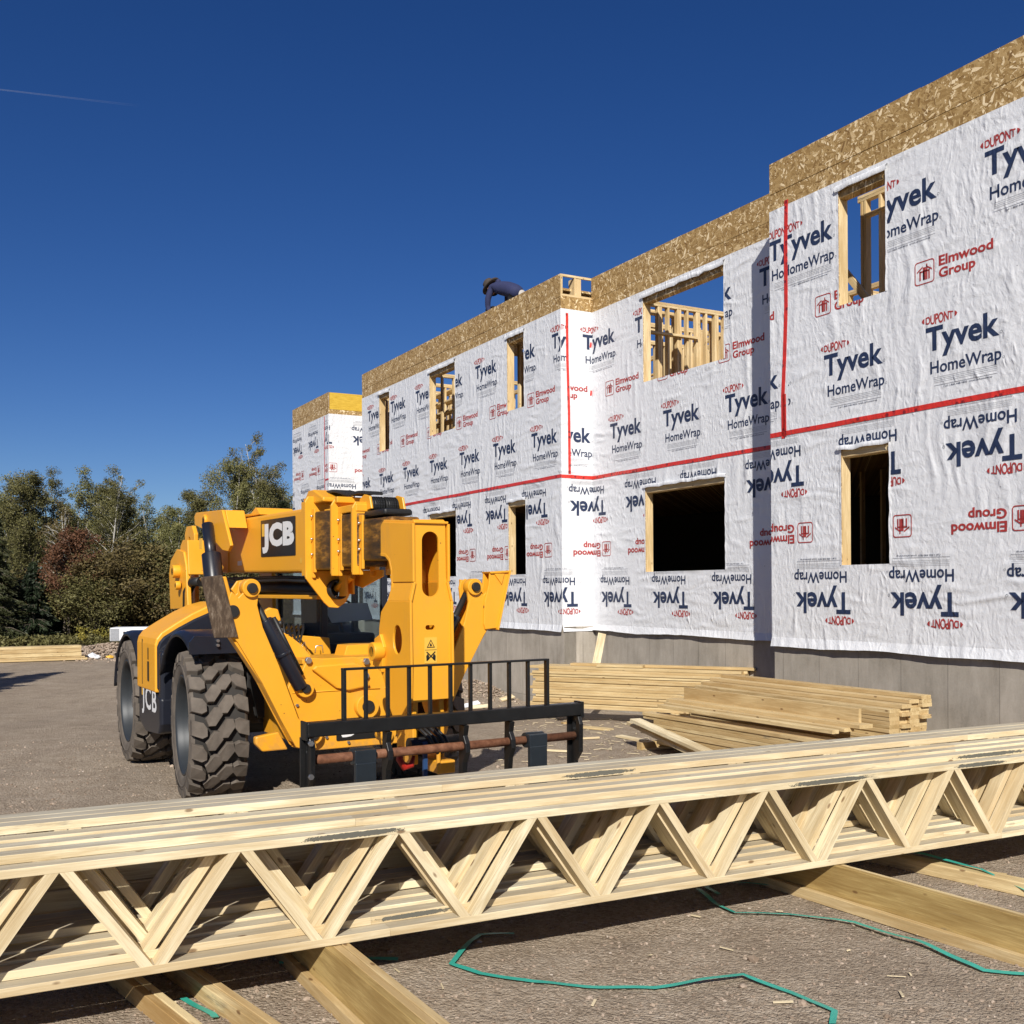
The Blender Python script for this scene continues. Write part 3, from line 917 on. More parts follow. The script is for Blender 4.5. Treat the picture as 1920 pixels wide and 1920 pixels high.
def dealer_block():
    p = Print()
    o = rounded_rect(0, -.125, .255, .125, .035, 4); i = rounded_rect(.011, -.114, .244, .114, .027, 4)
    p.ring(o, i, 1)
    # house over a pair of linked letters
    for x in (.062, .108, .128, .178): p.rect(x, -.08, x+.018, .02 if x not in (.128,) else .055, 1)
    p.rect(.062, .004, .126, .02, 1); p.rect(.128, .004, .196, .02, 1)
    p.rect(.108, -.08, .126, .055, 1)
    p.add([(.03, .005, 0), (.105, .052, 0), (.105, .07, 0), (.03, .022, 0)], [(0, 1, 2, 3)], 1)
    p.add([(.225, .005, 0), (.150, .052, 0), (.150, .07, 0), (.225, .022, 0)], [(3, 2, 1, 0)], 1)
    p.rect(.150, -.08, .166, .085, 1)
    p.put(fit(text_mesh('Elmwood', 1, .03), .31, .96, .022, .125), 1)
    V, F = fit(text_mesh('Group', 1, .03), .31, .755, -.105, -.005)
    p.put((V, F), 1)
    return p.mesh('printed_dealer_block', PM, False)
ME_MAIN, ME_DEAL = main_block(), dealer_block()
def clip_rect(me, keep, cuts):
    """me is in wall coordinates; cut along rectangle edges and drop what lies outside keep or inside cuts"""
    bm = bmesh.new(); bm.from_mesh(me)
    for r in [keep] + cuts:
        for (ax, v) in ((0, r[0]), (0, r[1]), (1, r[2]), (1, r[3])):
            co = Vector((0, 0, 0)); co[ax] = v; no = Vector((0, 0, 0)); no[ax] = 1
            bmesh.ops.bisect_plane(bm, geom=bm.verts[:]+bm.edges[:]+bm.faces[:], plane_co=co, plane_no=no)
    dead = []
    for f in bm.faces:
        c = f.calc_center_median()
        if not (keep[0] < c.x < keep[1] and keep[2] < c.y < keep[3]) or any(r[0] < c.x < r[1] and r[2] < c.y < r[3] for r in cuts): dead.append(f)
    bmesh.ops.delete(bm, geom=dead, context='FACES')
    n = len(bm.faces)
    out = None
    if n:
        out = bpy.data.meshes.new('printed_block_cut'); bm.to_mesh(out)
        for m in PM: out.materials.append(m)
    bm.free(); return out
def put_print(me, x, z, inv, wallb, side, keep, cuts, sheet):
    """x, z: position of the block origin in wall coordinates; inv: upside down"""
    R = Matrix.Rotation(PI if inv else 0, 4, 'Z'); T2 = Matrix.Translation((x, z, 0)) @ R
    xs = [(T2 @ v.co) for v in me.vertices]
    x0, x1 = min(v.x for v in xs), max(v.x for v in xs); z0, z1 = min(v.y for v in xs), max(v.y for v in xs)
    if x1 < keep[0] or x0 > keep[1] or z1 < keep[2] or z0 > keep[3]: return
    whole = x0 > keep[0] and x1 < keep[1] and z0 > keep[2] and z1 < keep[3] and not any(x1 > r[0] and x0 < r[1] and z1 > r[2] and z0 < r[3] for r in cuts)
    if side: W = Matrix(((0, 0, 1, wallb+.0098), (1, 0, 0, 0), (0, 1, 0, 0), (0, 0, 0, 1)))
    else: W = Matrix(((1, 0, 0, 0), (0, 0, -1, wallb-.0098), (0, 1, 0, 0), (0, 0, 0, 1)))
    if whole: link('printed_lettering', me, sheet, mtx=W @ T2)
    else:
        tmp = me.copy(); tmp.transform(T2)
        out = clip_rect(tmp, keep, cuts)
        bpy.data.meshes.remove(tmp)
        if out: link('printed_lettering', out, sheet, mtx=W)
PER = 1.465
def sheet_prints(nm, xT, off, keep, side=False, wallb=None, inv=False, holes=(), z1=6.03, z3=4.42, ze=5.27, rev=0):
    """xT: a-coordinate of a T-left edge in the lower row (upright sheets)"""
    sh = SHEETS[nm]
    n0 = int((keep[0]-xT)/PER)-2; n1 = int((keep[1]-xT)/PER)+2
    for k in range(n0, n1+1):
        x = xT + k*PER
        if not inv:
            put_print(ME_MAIN, x, z3, False, wallb, side, keep, list(holes), sh)
            put_print(ME_MAIN, x-.735, z1, False, wallb, side, keep, list(holes), sh)
            put_print(ME_DEAL, x-.14, ze, False, wallb, side, keep, list(holes), sh)
        else:
            put_print(ME_MAIN, x, z3, True, wallb, side, keep, list(holes), sh)
            put_print(ME_MAIN, x+.735, z1, True, wallb, side, keep, list(holes), sh)
            put_print(ME_DEAL, x+.875, ze, True, wallb, side, keep, list(holes), sh)
hol = lambda w, k: [(h[0], h[1]) + (WU if k == 'up' else WL) for h in w[k]]
sheet_prints('Au', -23.54, 0, (-24.68, -15.205, ZT+.03, ZW), wallb=BA, holes=hol(W_A, 'up'))
sheet_prints('Su', BA+(-14.75+15.205), 0, (BA, 9.40, ZT+.03, ZW), side=True, wallb=-15.205)
sheet_prints('Su', BA+(15.205-15.50), 0, (9.48, BB-.005, ZT+.03, ZW), side=True, wallb=-15.205)
sheet_prints('Bu', -14.64, 0, (-15.2, -10.08, ZT+.03, ZW), wallb=BB, holes=hol(W_B, 'up'))
sheet_prints('Cu', -10.81, 0, (-10.065, -9.81, ZT+.03, ZW), wallb=BC)
sheet_prints('Cu', -9.15, 0, (-9.75, 1.58, ZT+.03, ZW), wallb=BC, holes=hol(W_C, 'up'))
LZ = dict(inv=True, z1=3.40, z3=1.845, ze=2.58)
sheet_prints('Al', -17.30+.90, 0, (-24.68, -15.205, ZB+.02, ZT-.03), wallb=BA, holes=hol(W_A, 'lo'), **LZ)
sheet_prints('Sl', BA+(15.205-15.80+.90), 0, (BA, BB-.005, ZB+.02, ZT-.04), side=True, wallb=-15.205, **LZ)
sheet_prints('Bl', -13.47+.88, 0, (-15.2, -10.08, ZB+.02, ZT-.04), wallb=BB, holes=hol(W_B, 'lo'), **LZ)
sheet_prints('Cl', -9.65+.89, 0, (-10.065, 1.58, ZB+.02, ZT-.03), wallb=BC, holes=hol(W_C, 'lo'), **LZ)
DZ = dict(inv=True, z1=6.10, z3=4.535, ze=5.22)
sheet_prints('Du', -28.10-.735, 0, (-30.52, -27.60, ZT, ZW), wallb=BA, **DZ)
sheet_prints('Du', -27.25-.645+.0, 0, (-27.55, -27.26, ZT, ZW), wallb=BA, **DZ)
sheet_prints('Tu', BA-.645, 0, (BA, 10.74, ZT, ZW), side=True, wallb=-27.25, **DZ)
sheet_prints('Ru', -26.4, 0, (-27.2, -24.7, ZT, ZW), wallb=10.75, **DZ)

# ------------------------------------------------------------------ floor trusses stacked in the foreground
TD = Vector((.8976, .4407, 0)).normalized(); TN = Vector((-TD.y, TD.x, 0))
T0 = Vector((-2.055, 4.19, 0))     # where the front bottom edge crosses the left of the view
TANG = math.atan2(TD.y, TD.x)
def truss(off, z0, s0, s1, v0, label, group='floor trusses stacked across the foreground', H=.512, pitch=.7345, wd=.089, slip=0.0, tilt=0):
    base = T0 + TD*s0 + TN*off; base.z = z0
    KS = 1.0307; cc = Vector((0, 0, 1.93)); base = cc + (base-cc)*KS   # size that rests the stack on its beams
    t = empty('floor_truss', base, TANG + tilt, label, 'truss', group, scale=(KS, KS, KS))
    L = s1 - s0
    # chords in finger jointed lengths
    for nm, z in (('bottom_chord', .019), ('top_chord', H-.019)):
        x = 0; k = 0
        cuts = [0, L*.37+rnd.uniform(-.4, .4), L*.71+rnd.uniform(-.5, .5), L]
        for a_, b_ in zip(cuts[:-1], cuts[1:]):
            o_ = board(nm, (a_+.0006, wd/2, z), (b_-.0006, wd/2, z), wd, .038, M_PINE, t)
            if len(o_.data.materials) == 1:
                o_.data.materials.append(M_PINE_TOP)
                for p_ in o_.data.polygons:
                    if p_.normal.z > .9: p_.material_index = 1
    # webs: a zigzag of boards on the flat, butted at the joints
    x = v0 - s0 - math.ceil((v0-s0)/pitch)*pitch
    dz0, dz1 = .038, H-.038
    k = 0
    while x < L+pitch:
        for (xa, za, xb, zb) in ((x+.027, dz0-.004, x+pitch/2-.025, dz1+.004), (x+pitch/2+.025, dz1+.004, x+pitch-.027, dz0-.004)):
            if min(xa, xb) > .05 and max(xa, xb) < L-.05:
                p0 = Vector((xa, wd/2, za)); p1 = Vector((xb, wd/2, zb)); d = (p1-p0).normalized()
                nrm = Vector((-d.z, 0, d.x)); h = .043
                # ends cut level with the chords
                mbx = MB(); q = []
                for (pp, zz) in ((p0, za), (p1, zb)):
                    for s_ in (-1, 1):
                        c = pp + nrm*s_*h/2; tt = (zz - c.z)/d.z; e = c + d*tt; q.append(e)
                lo_a, lo_b, hi_a, hi_b = q
                o3 = (p0+p1)/2
                vs = []
                for yy in (.0015, wd-.0015):
                    for e in (lo_a, lo_b, hi_b, hi_a): vs.append((e.x-o3.x, yy-wd/2, e.z-o3.z))
                # into board space: x along the grain
                ang = math.atan2(d.z, d.x)
                R = Matrix.Rotation(ang, 4, 'Y')
                mbx.add([R @ Vector(v) for v in vs], [(0,1,2,3),(7,6,5,4),(0,4,5,1),(1,5,6,2),(2,6,7,3),(3,7,4,0)])
                key = ('web', round(ang, 3), round(H, 3))
                if key not in _board_cache:
                    me = mbx.mesh('web', M_PINE)
                    _board_cache[key] = me
                M = Matrix.Translation(o3) @ Matrix.Rotation(-ang, 4, 'Y')
                link('web', _board_cache[key], t, mtx=M)
        x += pitch
    return t
FG = [
 (0.000, .300, -2.2, 8.6, .587, 'front floor truss of the foreground stack, grey mould smears on its top chord'),
 (0.090, .338, -2.9, 8.9, .545, 'second floor truss from the front of the foreground stack, riding a little higher'),
 (0.180, .350, -2.4, 9.1, .610, 'third floor truss from the front of the foreground stack'),
 (0.270, .362, -2.7, 8.8, .575, 'fourth floor truss from the front, just before the raised step in the stack'),
 (0.360, .402, -2.5, 9.0, .640, 'fifth floor truss from the front, first of the raised rear trusses'),
 (0.4495, .403, -2.3, 8.7, .560, 'sixth floor truss from the front, raised flush with its neighbours'),
 (0.539, .4025, -2.6, 8.9, .60, 'rearmost standing floor truss of the stack, nearest the yellow telehandler'),
]
for i, (off, z0, s0, s1, v0, lab) in enumerate(FG):
    t_ = truss(off, z0, s0, s1, v0, lab)
    if i: t_.rotation_euler[2] += rnd.uniform(-.0015, .0015)
def stain_mat():
    t = NT('grey_mould_stain'); t.t.nodes.remove(t.b)
    tr = t.n('BsdfTransparent'); df = t.n('BsdfDiffuse'); df.inputs['Color'].default_value = (.15, .145, .12, 1)
    g = t.n('TexCoord').outputs['Generated']; sp = t.n('SeparateXYZ'); t.l(g, sp.inputs[0])
    ex = t.math('MULTIPLY', t.math('MULTIPLY', sp.outputs[0], t.math('SUBTRACT', 1.0, sp.outputs[0])), 4.0)
    ez = t.math('MULTIPLY', t.math('MULTIPLY', sp.outputs[2], t.math('SUBTRACT', 1.0, sp.outputs[2])), 4.0)
    nz = t.noise(t.vmath('MULTIPLY', t.pos(), (1, 1, 2)), 38, 6, .8)
    f = t.math('ADD', t.math('MULTIPLY', t.math('MULTIPLY', ex, ez), .7), t.math('SUBTRACT', nz, .72))
    f = t.math('MULTIPLY', t.ramp(f, [(.10, 0.0), (.22, 1.0)]), .85)
    mx = t.n('MixShader'); t.l(f, mx.inputs[0]); t.l(tr.outputs[0], mx.inputs[1]); t.l(df.outputs[0], mx.inputs[2]); t.l(mx.outputs[0], t.out.inputs[0])
    return t.m
M_STAIN = stain_mat()
TR_ = [o for o in bpy.data.objects if o.name.startswith('floor_truss')]
for (ti, s_a, s_b, z_a, z_b) in ((0, 1.16, 1.78, .478, .514), (0, 3.95, 4.75, .476, .512), (1, 5.35, 6.2, .476, .510), (1, 1.55, 2.05, .004, .036), (0, 5.3, 5.9, .476, .51), (4, 2.7, 3.3, .476, .512)):
    o_ = TR_[ti]; x_a = s_a - FG[ti][2]
    m_ = MB(); m_.box((x_a, -.0012, z_a), (x_a + s_b - s_a, -.0004, z_b)); m_.build('mould_stain', M_STAIN, o_)
for i, (off, z1, sl) in enumerate(((.66, .345, 0), (.675, .437, .2), (.655, .529, -.1), (.685, .621, .33))):
    t_ = truss(off, z1, -2.4+sl, 8.8+sl, .6+sl, ['lowest truss lying flat on its side behind the standing trusses', 'second truss from the bottom lying flat behind the standing trusses', 'third truss from the bottom lying flat behind the standing trusses', 'topmost truss lying flat on its side behind the standing trusses'][i], 'trusses lying flat behind the standing stack')
    t_.rotation_euler[0] = -PI/2
# ------------------------------------------------------------------ dunnage beams under the trusses
def dunnage(pl, d, L, boards, label, group='timbers lying under the truss stack', name='dunnage_beam'):
    """pl: start point on the ground; boards: (offset, z_mid, width(across), height)"""
    d = Vector((d[0], d[1], 0)).normalized(); ang = math.atan2(d.y, d.x)
    t = empty(name, pl, ang, label, 'timber beam', group)
    for (o, z, w_, h_, s_, e_, m_) in boards:
        board('timber', (s_, o, z), (L+e_, o, z), w_, h_, m_, t)
    return t
E5 = M_PINE_GOLD
# middle beam: three tall planks on edge with a low ledger on its left
d_mid = Vector((-.5, .866, 0)).normalized()
p_mid = Vector((-.353, 4.0, 0)) - d_mid*.8
dunnage((p_mid.x, p_mid.y, 0), d_mid, 2.9, [(-.0205, .124, .038, .246, 0, -.05, M_BEAM_D), (-.0605, .123, .038, .243, .06, .0, M_BEAM), (-.1005, .124, .038, .247, .62, .0, M_BEAM), (.020, .032, .038, .064, 0, 0, M_BEAM)],
        'tall built-up yellow timber beam under the middle of the trusses, running towards the camera')
d_rt = Vector((1.86-2.50, 6.15-5.14, 0)).normalized()
p_rt = Vector((2.634, 5.2, 0)) - d_rt*1.5
dunnage((p_rt.x, p_rt.y, 0), d_rt, 3.6, [(.020, .032, .038, .064, 0, 0, M_BEAM), (-.0205, .124, .038, .247, .1, -.05, M_BEAM_D), (-.0605, .122, .038, .243, 0, .1, M_BEAM)],
        'tall built-up yellow timber beam at the right, with a lower ledger board along its side')
d_fr = Vector((2.60-3.15, 7.16-6.48, 0)).normalized()
p_fr = Vector((3.15, 6.48, 0)) - d_fr*.9
dunnage((p_fr.x, p_fr.y, 0), d_fr, 2.6, [(-.045, .045, .12, .088, 0, 0, M_PINE_GOLD)], 'flat low timber at the far right edge with a green strap lying along it', name='dunnage_timber')
t_ = dunnage((3.16, 6.74, 0), (-.5, .3), .35, [(0, .04, .14, .04, 0, 0, M_PINE_GOLD)], 'short offcut of board lying beside the flat timber at the right edge', name='board_offcut')
d_l = Vector((-1.72+1.47, 4.89-4.585, 0)).normalized()
p1 = Vector((-1.52, 4.62, 0)) - d_l*.55; p2 = Vector((-1.31, 4.74, 0)) - d_l*.75
dunnage((p1.x-.02, p1.y+.0, 0), d_l, 1.6, [(.0, .045, .038, .089, -.02, 0, M_PINE_GOLD), (-.0395, .046, .038, .092, .1, .1, M_PINE_GOLD)], 'low doubled timber leftmost under the truss stack', name='dunnage_timber')
dunnage((p2.x, p2.y, 0), d_l, 1.8, [(.0, .045, .038, .089, 0, 0, M_PINE_GOLD), (-.0395, .047, .038, .093, .06, .1, M_PINE_GOLD)], 'low doubled timber between the leftmost one and the tall middle beam', name='dunnage_timber')

# ------------------------------------------------------------------ green plastic straps
def catmull(P, n=6):
    P = [Vector(p) for p in P]; Q = [P[0]] + P + [P[-1]]; out = []
    for i in range(1, len(Q)-2):
        for k in range(n):
            t = k/n; a, b, c, d = Q[i-1], Q[i], Q[i+1], Q[i+2]
            out.append(.5*((2*b)+(c-a)*t+(2*a-5*b+4*c-d)*t*t+(3*b-3*c+d-a)*t**3))
    out.append(P[-1]); return out
def strap(pts, label, sharp=True, w_=.030):
    P = [Vector(p) for p in pts]
    if not sharp: P = catmull(P)
    else:
        Q = []
        for a_, b_ in zip(P[:-1], P[1:]):
            for k in range(6): Q.append(a_.lerp(b_, k/6))
        P = Q + [P[-1]]
    vs, fs = [], []
    for i, p in enumerate(P):
        d = (P[min(i+1, len(P)-1)] - P[max(0, i-1)]).normalized()
        s_ = d.cross(Vector((0, 0, 1))).normalized()
        tw = .35*mnoise.noise(Vector((i*.13, p.x, 1)))
        s2 = (s_*math.cos(tw) + Vector((0, 0, 1))*math.sin(tw))*w_/2
        up = Vector((0, 0, .0012))
        zz = Vector((0, 0, abs(s2.z)+.006 + (gzn(p.x, p.y) if p.z < .06 else 0)))
        vs += [p-s2+zz, p+s2+zz, p+s2+zz+up, p-s2+zz+up]
    for i in range(len(P)-1):
        k = i*4
        for a_ in range(4): fs.append((k+a_, k+(a_+1) % 4, k+4+(a_+1) % 4, k+4+a_))
    mb = MB(); mb.add(vs, fs, 0, False)
    o = mb.build('packing_strap', M_STRAP)
    tag(o, label, 'strap', 'green straps on the gravel'); return o
G3 = lambda L, z=.008: [(x, y, z + (q[0] if q else 0)) for x, y, *q in L]
strap(G3([(1.27, 6.5), (1.22, 6.65), (1.30, 6.79), (1.5, 6.76), (1.72, 6.70)]), 'short green strap end under the trusses left of the tall right-hand beam')
strap(G3([(1.16, 6.62), (1.22, 6.35), (1.3, 6.17), (1.61, 6.13), (1.93, 5.96, .01), (2.15, 5.6, .015), (2.32, 5.18), (2.5, 5.13), (2.8, 5.1)]), 'long curved green strap on the gravel in front of the tall right-hand beam')
strap(G3([(0.0, 5.84), (-.19, 5.82), (-.24, 5.69), (-.32, 5.35), (-.17, 5.20), (.09, 5.06), (.35, 5.02), (.67, 5.01), (.9, 5.06, .02), (1.12, 5.14, .012), (1.3, 4.95), (1.44, 4.72), (1.39, 4.59)]), 'green strap zigzagging over the gravel at the bottom middle')
strap(G3([(2.1, 7.6, .05), (2.48, 7.35, .1), (2.77, 7.08, .1), (3.0, 6.74, .09), (3.16, 6.44, .03), (3.3, 6.2)]), 'green strap lying over the flat timber at the right edge')
strap(G3([(-1.56, 4.93), (-1.44, 4.80), (-1.36, 4.72), (-1.33, 4.67)]), 'green strap end between the two low doubled timbers')
strap(G3([(-1.2, 5.35), (-.95, 5.45), (-.6, 5.42)]), 'green strap in the shade under the trusses left of the middle beam')

# single stones and small debris
for (x, y, s_, lab) in ((1.23, 5.4, .030, 'pale pointed stone standing on the gravel left of the long strap'), (1.10, 5.05, .022, 'rounded grey stone touching the bend of the zigzag strap'), (1.33, 4.84, .02, 'small pinkish stone at the bottom beside the zigzag strap')):
    o = rocks('stone', [(0, 0, 0)], [s_], M_STONE, int(s_*1000)); o.location = (x, y, gzn(x, y)+s_*.4); tag(o, lab, 'stone', 'larger stones on the gravel')

# ------------------------------------------------------------------ lumber stacks
def facade_board_stack(name, label, group, o_front, n_cols, a_end, L, z0, layers, cw=.14, th=.038, mat=M_PINE_GOLD, jit=.022, keep=None, dirn=None, extra=0, angle=0, origin=None):
    """boards along local x, columns going back along local y"""
    if origin is None: origin = FW_(a_end, o_front, 0)
    t = empty(name, (origin.x, origin.y, z0), FA + angle, label, 'lumber', group)
    for k in range(layers):
        nc = n_cols if keep is None else keep(k)
        for c in range(nc[0] if isinstance(nc, tuple) else 0, nc[1] if isinstance(nc, tuple) else nc):
            e = round(rnd.gauss(0, jit)*20)/20*.6; e2 = round(rnd.gauss(0, jit*2)*2, 1)/2
            y = (c+.5)*(cw+.002) + (rnd.uniform(-.012, .012) if c == 0 else rnd.uniform(-.003, .003)) + .006*math.sin(k*1.3)
            b_ = board('plank', (-L+e2, y, (k+.5)*(th+.0008)), (e, y+rnd.uniform(-.004, .004), (k+.5)*(th+.0008)), cw-.002, th, mat, t)
    return t
GRP = 'lumber piles beside the foundation'
# high pile nearest the wall on the right
def keep2(k): return (0, 4) if k < 15 else ((0, 4) if k < 16 else (1, 4) if k < 17 else (2, 4) if k == 17 else (3, 4))
facade_board_stack('lumber_stack', 'tallest pile of planks against the right-hand foundation, sawn ends facing right', GRP, 8.12, 4, -7.20, 3.05, .10, 19, keep=keep2)
# low pile in front of it
t3 = facade_board_stack('lumber_stack', 'low stepped pile of loose planks in front of the tall pile, red disc on top', GRP, 7.42, 3, -7.22, 2.75, .10, 9, keep=lambda k: (0, 3) if k < 8 else (0, 1), jit=.05, angle=.03)
for (y, z, e0, e1, w_, h_) in ((.40, .475, -2.9, .02, .184, .038), (.30, .438, -2.85, -.10, .14, .038), (.475, .56, -2.75, -.12, .038, .14), (.06, .44, -2.7, -.05, .09, .038)):
    board('plank', (e0, y, z), (e1, y, z), w_, h_, M_PINE_GOLD, t3)
# slanting planks sliding off the low pile
for p, q in (((-2.95, -.12, .26), (-.9, -.42, .05)), ((-3.15, -.02, .20), (-1.5, -.3, .02)), ((-3.3, .30, .06), (-2.6, .25, .07))):
    board('plank', p, q, .14, .038, M_PINE, t3)
# dunnage blocks on the ground under it
board('skid', (-2.9, -.1, -.045), (-2.9, .6, -.045), .09, .09, M_PINE_GOLD, t3); board('skid', (-.4, -.1, -.045), (-.4, .6, -.045), .09, .09, M_PINE_GOLD, t3)
# left pile, turned a little from the wall
ldir = Vector((.891, -.454, 0)); lang = math.atan2(ldir.y, ldir.x)
t1 = empty('lumber_stack', (2.93, 14.58, .13), lang, 'long plank pile below the wide window, partly behind the black fork carriage', 'lumber', GRP)
LEN = 2.95
for k in range(16):
    nc = 3
    c0 = 0
    if k >= 13: c0 = 0
    for c in range(c0, nc):
        sh = 0.0 if k < 9 else .14
        e = round(rnd.gauss(0, .03)*2, 1)/2
        if k >= 9: a_, b_ = -LEN+.05*(k % 3)+e, -.0+.30
        else: a_, b_ = -LEN+e, -.45+(.1 if k > 6 else 0)
        if k in (9, 10): a_ -= .0
        y = (c+.5)*.142 + ([.0, .012, -.006, .018, .004, -.01, .009, .002][k % 8] if c == 0 else 0)
        board('plank', (a_, y, (k+.5)*.0388), (b_+e, y, (k+.5)*.0388), .138, .038, M_BEAM, t1)
board('plank', (-2.4, .25, 16.5*.0388), (.42, .2, 16.7*.0388), .138, .038, M_PINE_GOLD, t1)
board('plank', (-1.9, .06, 16.6*.0388), (-1.2, .1, 16.6*.0388), .14, .036, M_PINE_GOLD, t1)
board('skid', (-2.5, -.05, -.06), (-2.5, .5, -.06), .12, .12, M_PINE_GOLD, t1); board('skid', (-.7, -.05, -.06), (-.7, .5, -.06), .12, .12, M_PINE_GOLD, t1)
# red disc on the low pile
mb = MB(); mb.cyl((0, 0, 0), (0, 0, .012), .062, 24)
rd = mb.build('red_disc', M_REDPLASTIC, None, .003); p_ = FW_(-8.55, 7.75, .505); rd.location = p_; tag(rd, 'flat red plastic disc lying on the low pile of planks', 'disc')
# leaning board at the inner corner
lb = empty('leaning_board', (1.10, 15.75, -.05), 0, 'pale board leaning against the foundation at the inner corner of the building', 'board')
board('board', (.03, -.1, .25), (.26, .12, 1.28), .12, .02, M_PINE, lb, up=(0, -1, 0))
# scattered offcuts on the gravel between the machine and the piles
OFFC = [(1.15, 14.4, .45, .14, 2.6, 'thin dark plank offcut lying on the gravel in front of the long pile', M_BEAM), (1.5, 13.2, .5, .11, 2.2, 'bare offcut lying left of the low plank pile', M_PINE),
        (1.72, 12.45, .42, .14, .35, 'wide offcut on the gravel at the foot of the low pile, nearest the trusses', M_PINE), (1.95, 12.95, .25, .09, 1.2, 'short block lying under the end of a sliding plank', M_PINE_GOLD),
        (.95, 13.3, .3, .02, .1, 'thin splinter of wood lying on open gravel', M_PINE), (.55, 12.2, .5, .016, 2.9, 'long thin splinter lying nearest the fork carriage', M_PINE),
        (.85, 15.2, .3, .09, .4, 'small offcut lying in the gap below the long pile', M_PINE_GOLD), (2.1, 14.3, .2, .07, 1.9, 'stub of board on the gravel between the two piles', M_PINE)]
for (x, y, L, w_, a_, lab, m_) in OFFC:
    t = empty('wood_offcut', (x, y, gzn(x, y)+.014), a_, lab, 'offcut', 'wood offcuts on the gravel'); board('offcut', (-L/2, 0, 0), (L/2, 0, .01), w_, .024, m_, t)
# splinters and shavings strewn over the gravel
rsw = np.random.RandomState(31)
VS = []; FS = []
for k in range(900):
    if 230 < k < 620: continue
    if k < 620: x, y = rsw.uniform(-.2, 3.0), rsw.uniform(11.0, 16.2)
    elif k < 760: x, y = rsw.randn()*1.0-.5, 18.9+rsw.randn()*.8
    else: y = rsw.uniform(4.4, 9); x = rsw.uniform(-.4, .45)*y
    if k >= 760 and rsw.rand() < .5: continue
    L = rsw.uniform(.01, .07)*(1.2 if k < 620 else .7); w_ = rsw.uniform(.002, .008); a_ = rsw.uniform(0, 6.28)
    c_, s_ = math.cos(a_), math.sin(a_); z = gzn(x, y)+.006
    b0 = len(VS)
    for (u_, v_, h_) in ((-L, -w_, 0), (L, -w_, .004), (L, w_, .006), (-L, w_, .002), (-L, -w_, .004), (L, -w_, .008), (L, w_, .010), (-L, w_, .006)):
        VS.append((x+u_*c_-v_*s_, y+u_*s_+v_*c_, z+h_))
    for f_ in ((0,3,2,1),(4,5,6,7),(0,1,5,4),(1,2,6,5),(2,3,7,6),(3,0,4,7)): FS.append([b0+i for i in f_])
tag(link('wood_shavings', mesh_np('wood_shavings', VS, FS, [simple('fresh_wood_splinter', (.62, .52, .34), .8)])), kind='stuff')
# debris at the foundation behind the carriage
dp = [(-.72, 18.3, .30, .5, 'crumpled white and tan board scrap on the rubble by the foundation', M_PLWRAP), (-.55, 18.0, .4, -.4, 'flat wooden scrap lying under the white scrap by the foundation', M_PINE),
      (.1, 17.4, .9, .1, 'long brown board lying at the foot of the foundation behind the carriage', M_PINE_GOLD), (-.1, 19.0, .3, .7, 'splinter of wood high on the rubble heap', M_PINE), (.3, 17.2, .5, -.1, 'white strip lying in front of the rubble heap', M_PLWRAP)]
for (x, y, L, a_, lab, m_) in dp:
    t = empty('debris_scrap', (x, y, gz(x, y)+.03), a_, lab, 'scrap', 'scraps by the foundation'); board('scrap', (-L/2, 0, 0), (L/2, 0, .05), .10, .02, m_, t, up=(.1, -.5, 1))

# ------------------------------------------------------------------ things at the far left edge of the yard
ls = empty('lumber_stack', (-13.05, 31.9, gz(-13, 32)), math.atan2(31.9-29.3, -13.05+18.1), 'low golden pile of long boards at the far left edge of the yard', 'lumber', 'lumber at the yard edge')
zz = .02
for k, (h_, e) in enumerate(((.07, .12), (.05, .05), (.12, -.05), (.12, -.06), (.08, -.05))):
    zz += h_/2; board('board', (-8, .3*(k > 3)*0+.15, zz), (e, .15, zz), .3, h_-.006, M_PINE_GOLD, ls); board('board', (-8, .46, zz), (e-.02, .46, zz), .3, h_-.006, M_PINE_GOLD, ls); zz += h_/2
board('board', (-5.0, .2, zz+.02), (-4.7, .25, zz+.03), .09, .04, M_PINE_GOLD, ls)
wb_ = empty('wrapped_bundle', (-13.05, 34.0, .27), math.radians(10), 'long bundle wrapped in white plastic with black markings beyond the telehandler', 'bundle')
mb = MB(); mb.box((0, 0, 0), (3.6, 1.0, .44)); mb.build('wrapping', M_PLWRAP, wb_, .03)
mb = MB(); mb.box((0.02, -.004, .02), (.30, 0, .42)); mb.build('end_seam', M_GREY, wb_)
mb = MB()
for (x, z, w_, h_) in ((.42, .24, .08, .07), (.53, .30, .06, .03), (.70, .31, .12, .05), (.92, .32, .10, .04), (.42, .07, .03, .14), (1.1, .34, .2, .03)): mb.box((x, -.006, z), (x+w_, -.002, z+h_))
mb.build('printed_marks', M_BLACKDECAL, wb_)
for x in (.5, 2.9): board('skid', (x, .1, -.23), (x, .9, -.23), .12, .46, M_DARK if False else M_PINE_GOLD, wb_)
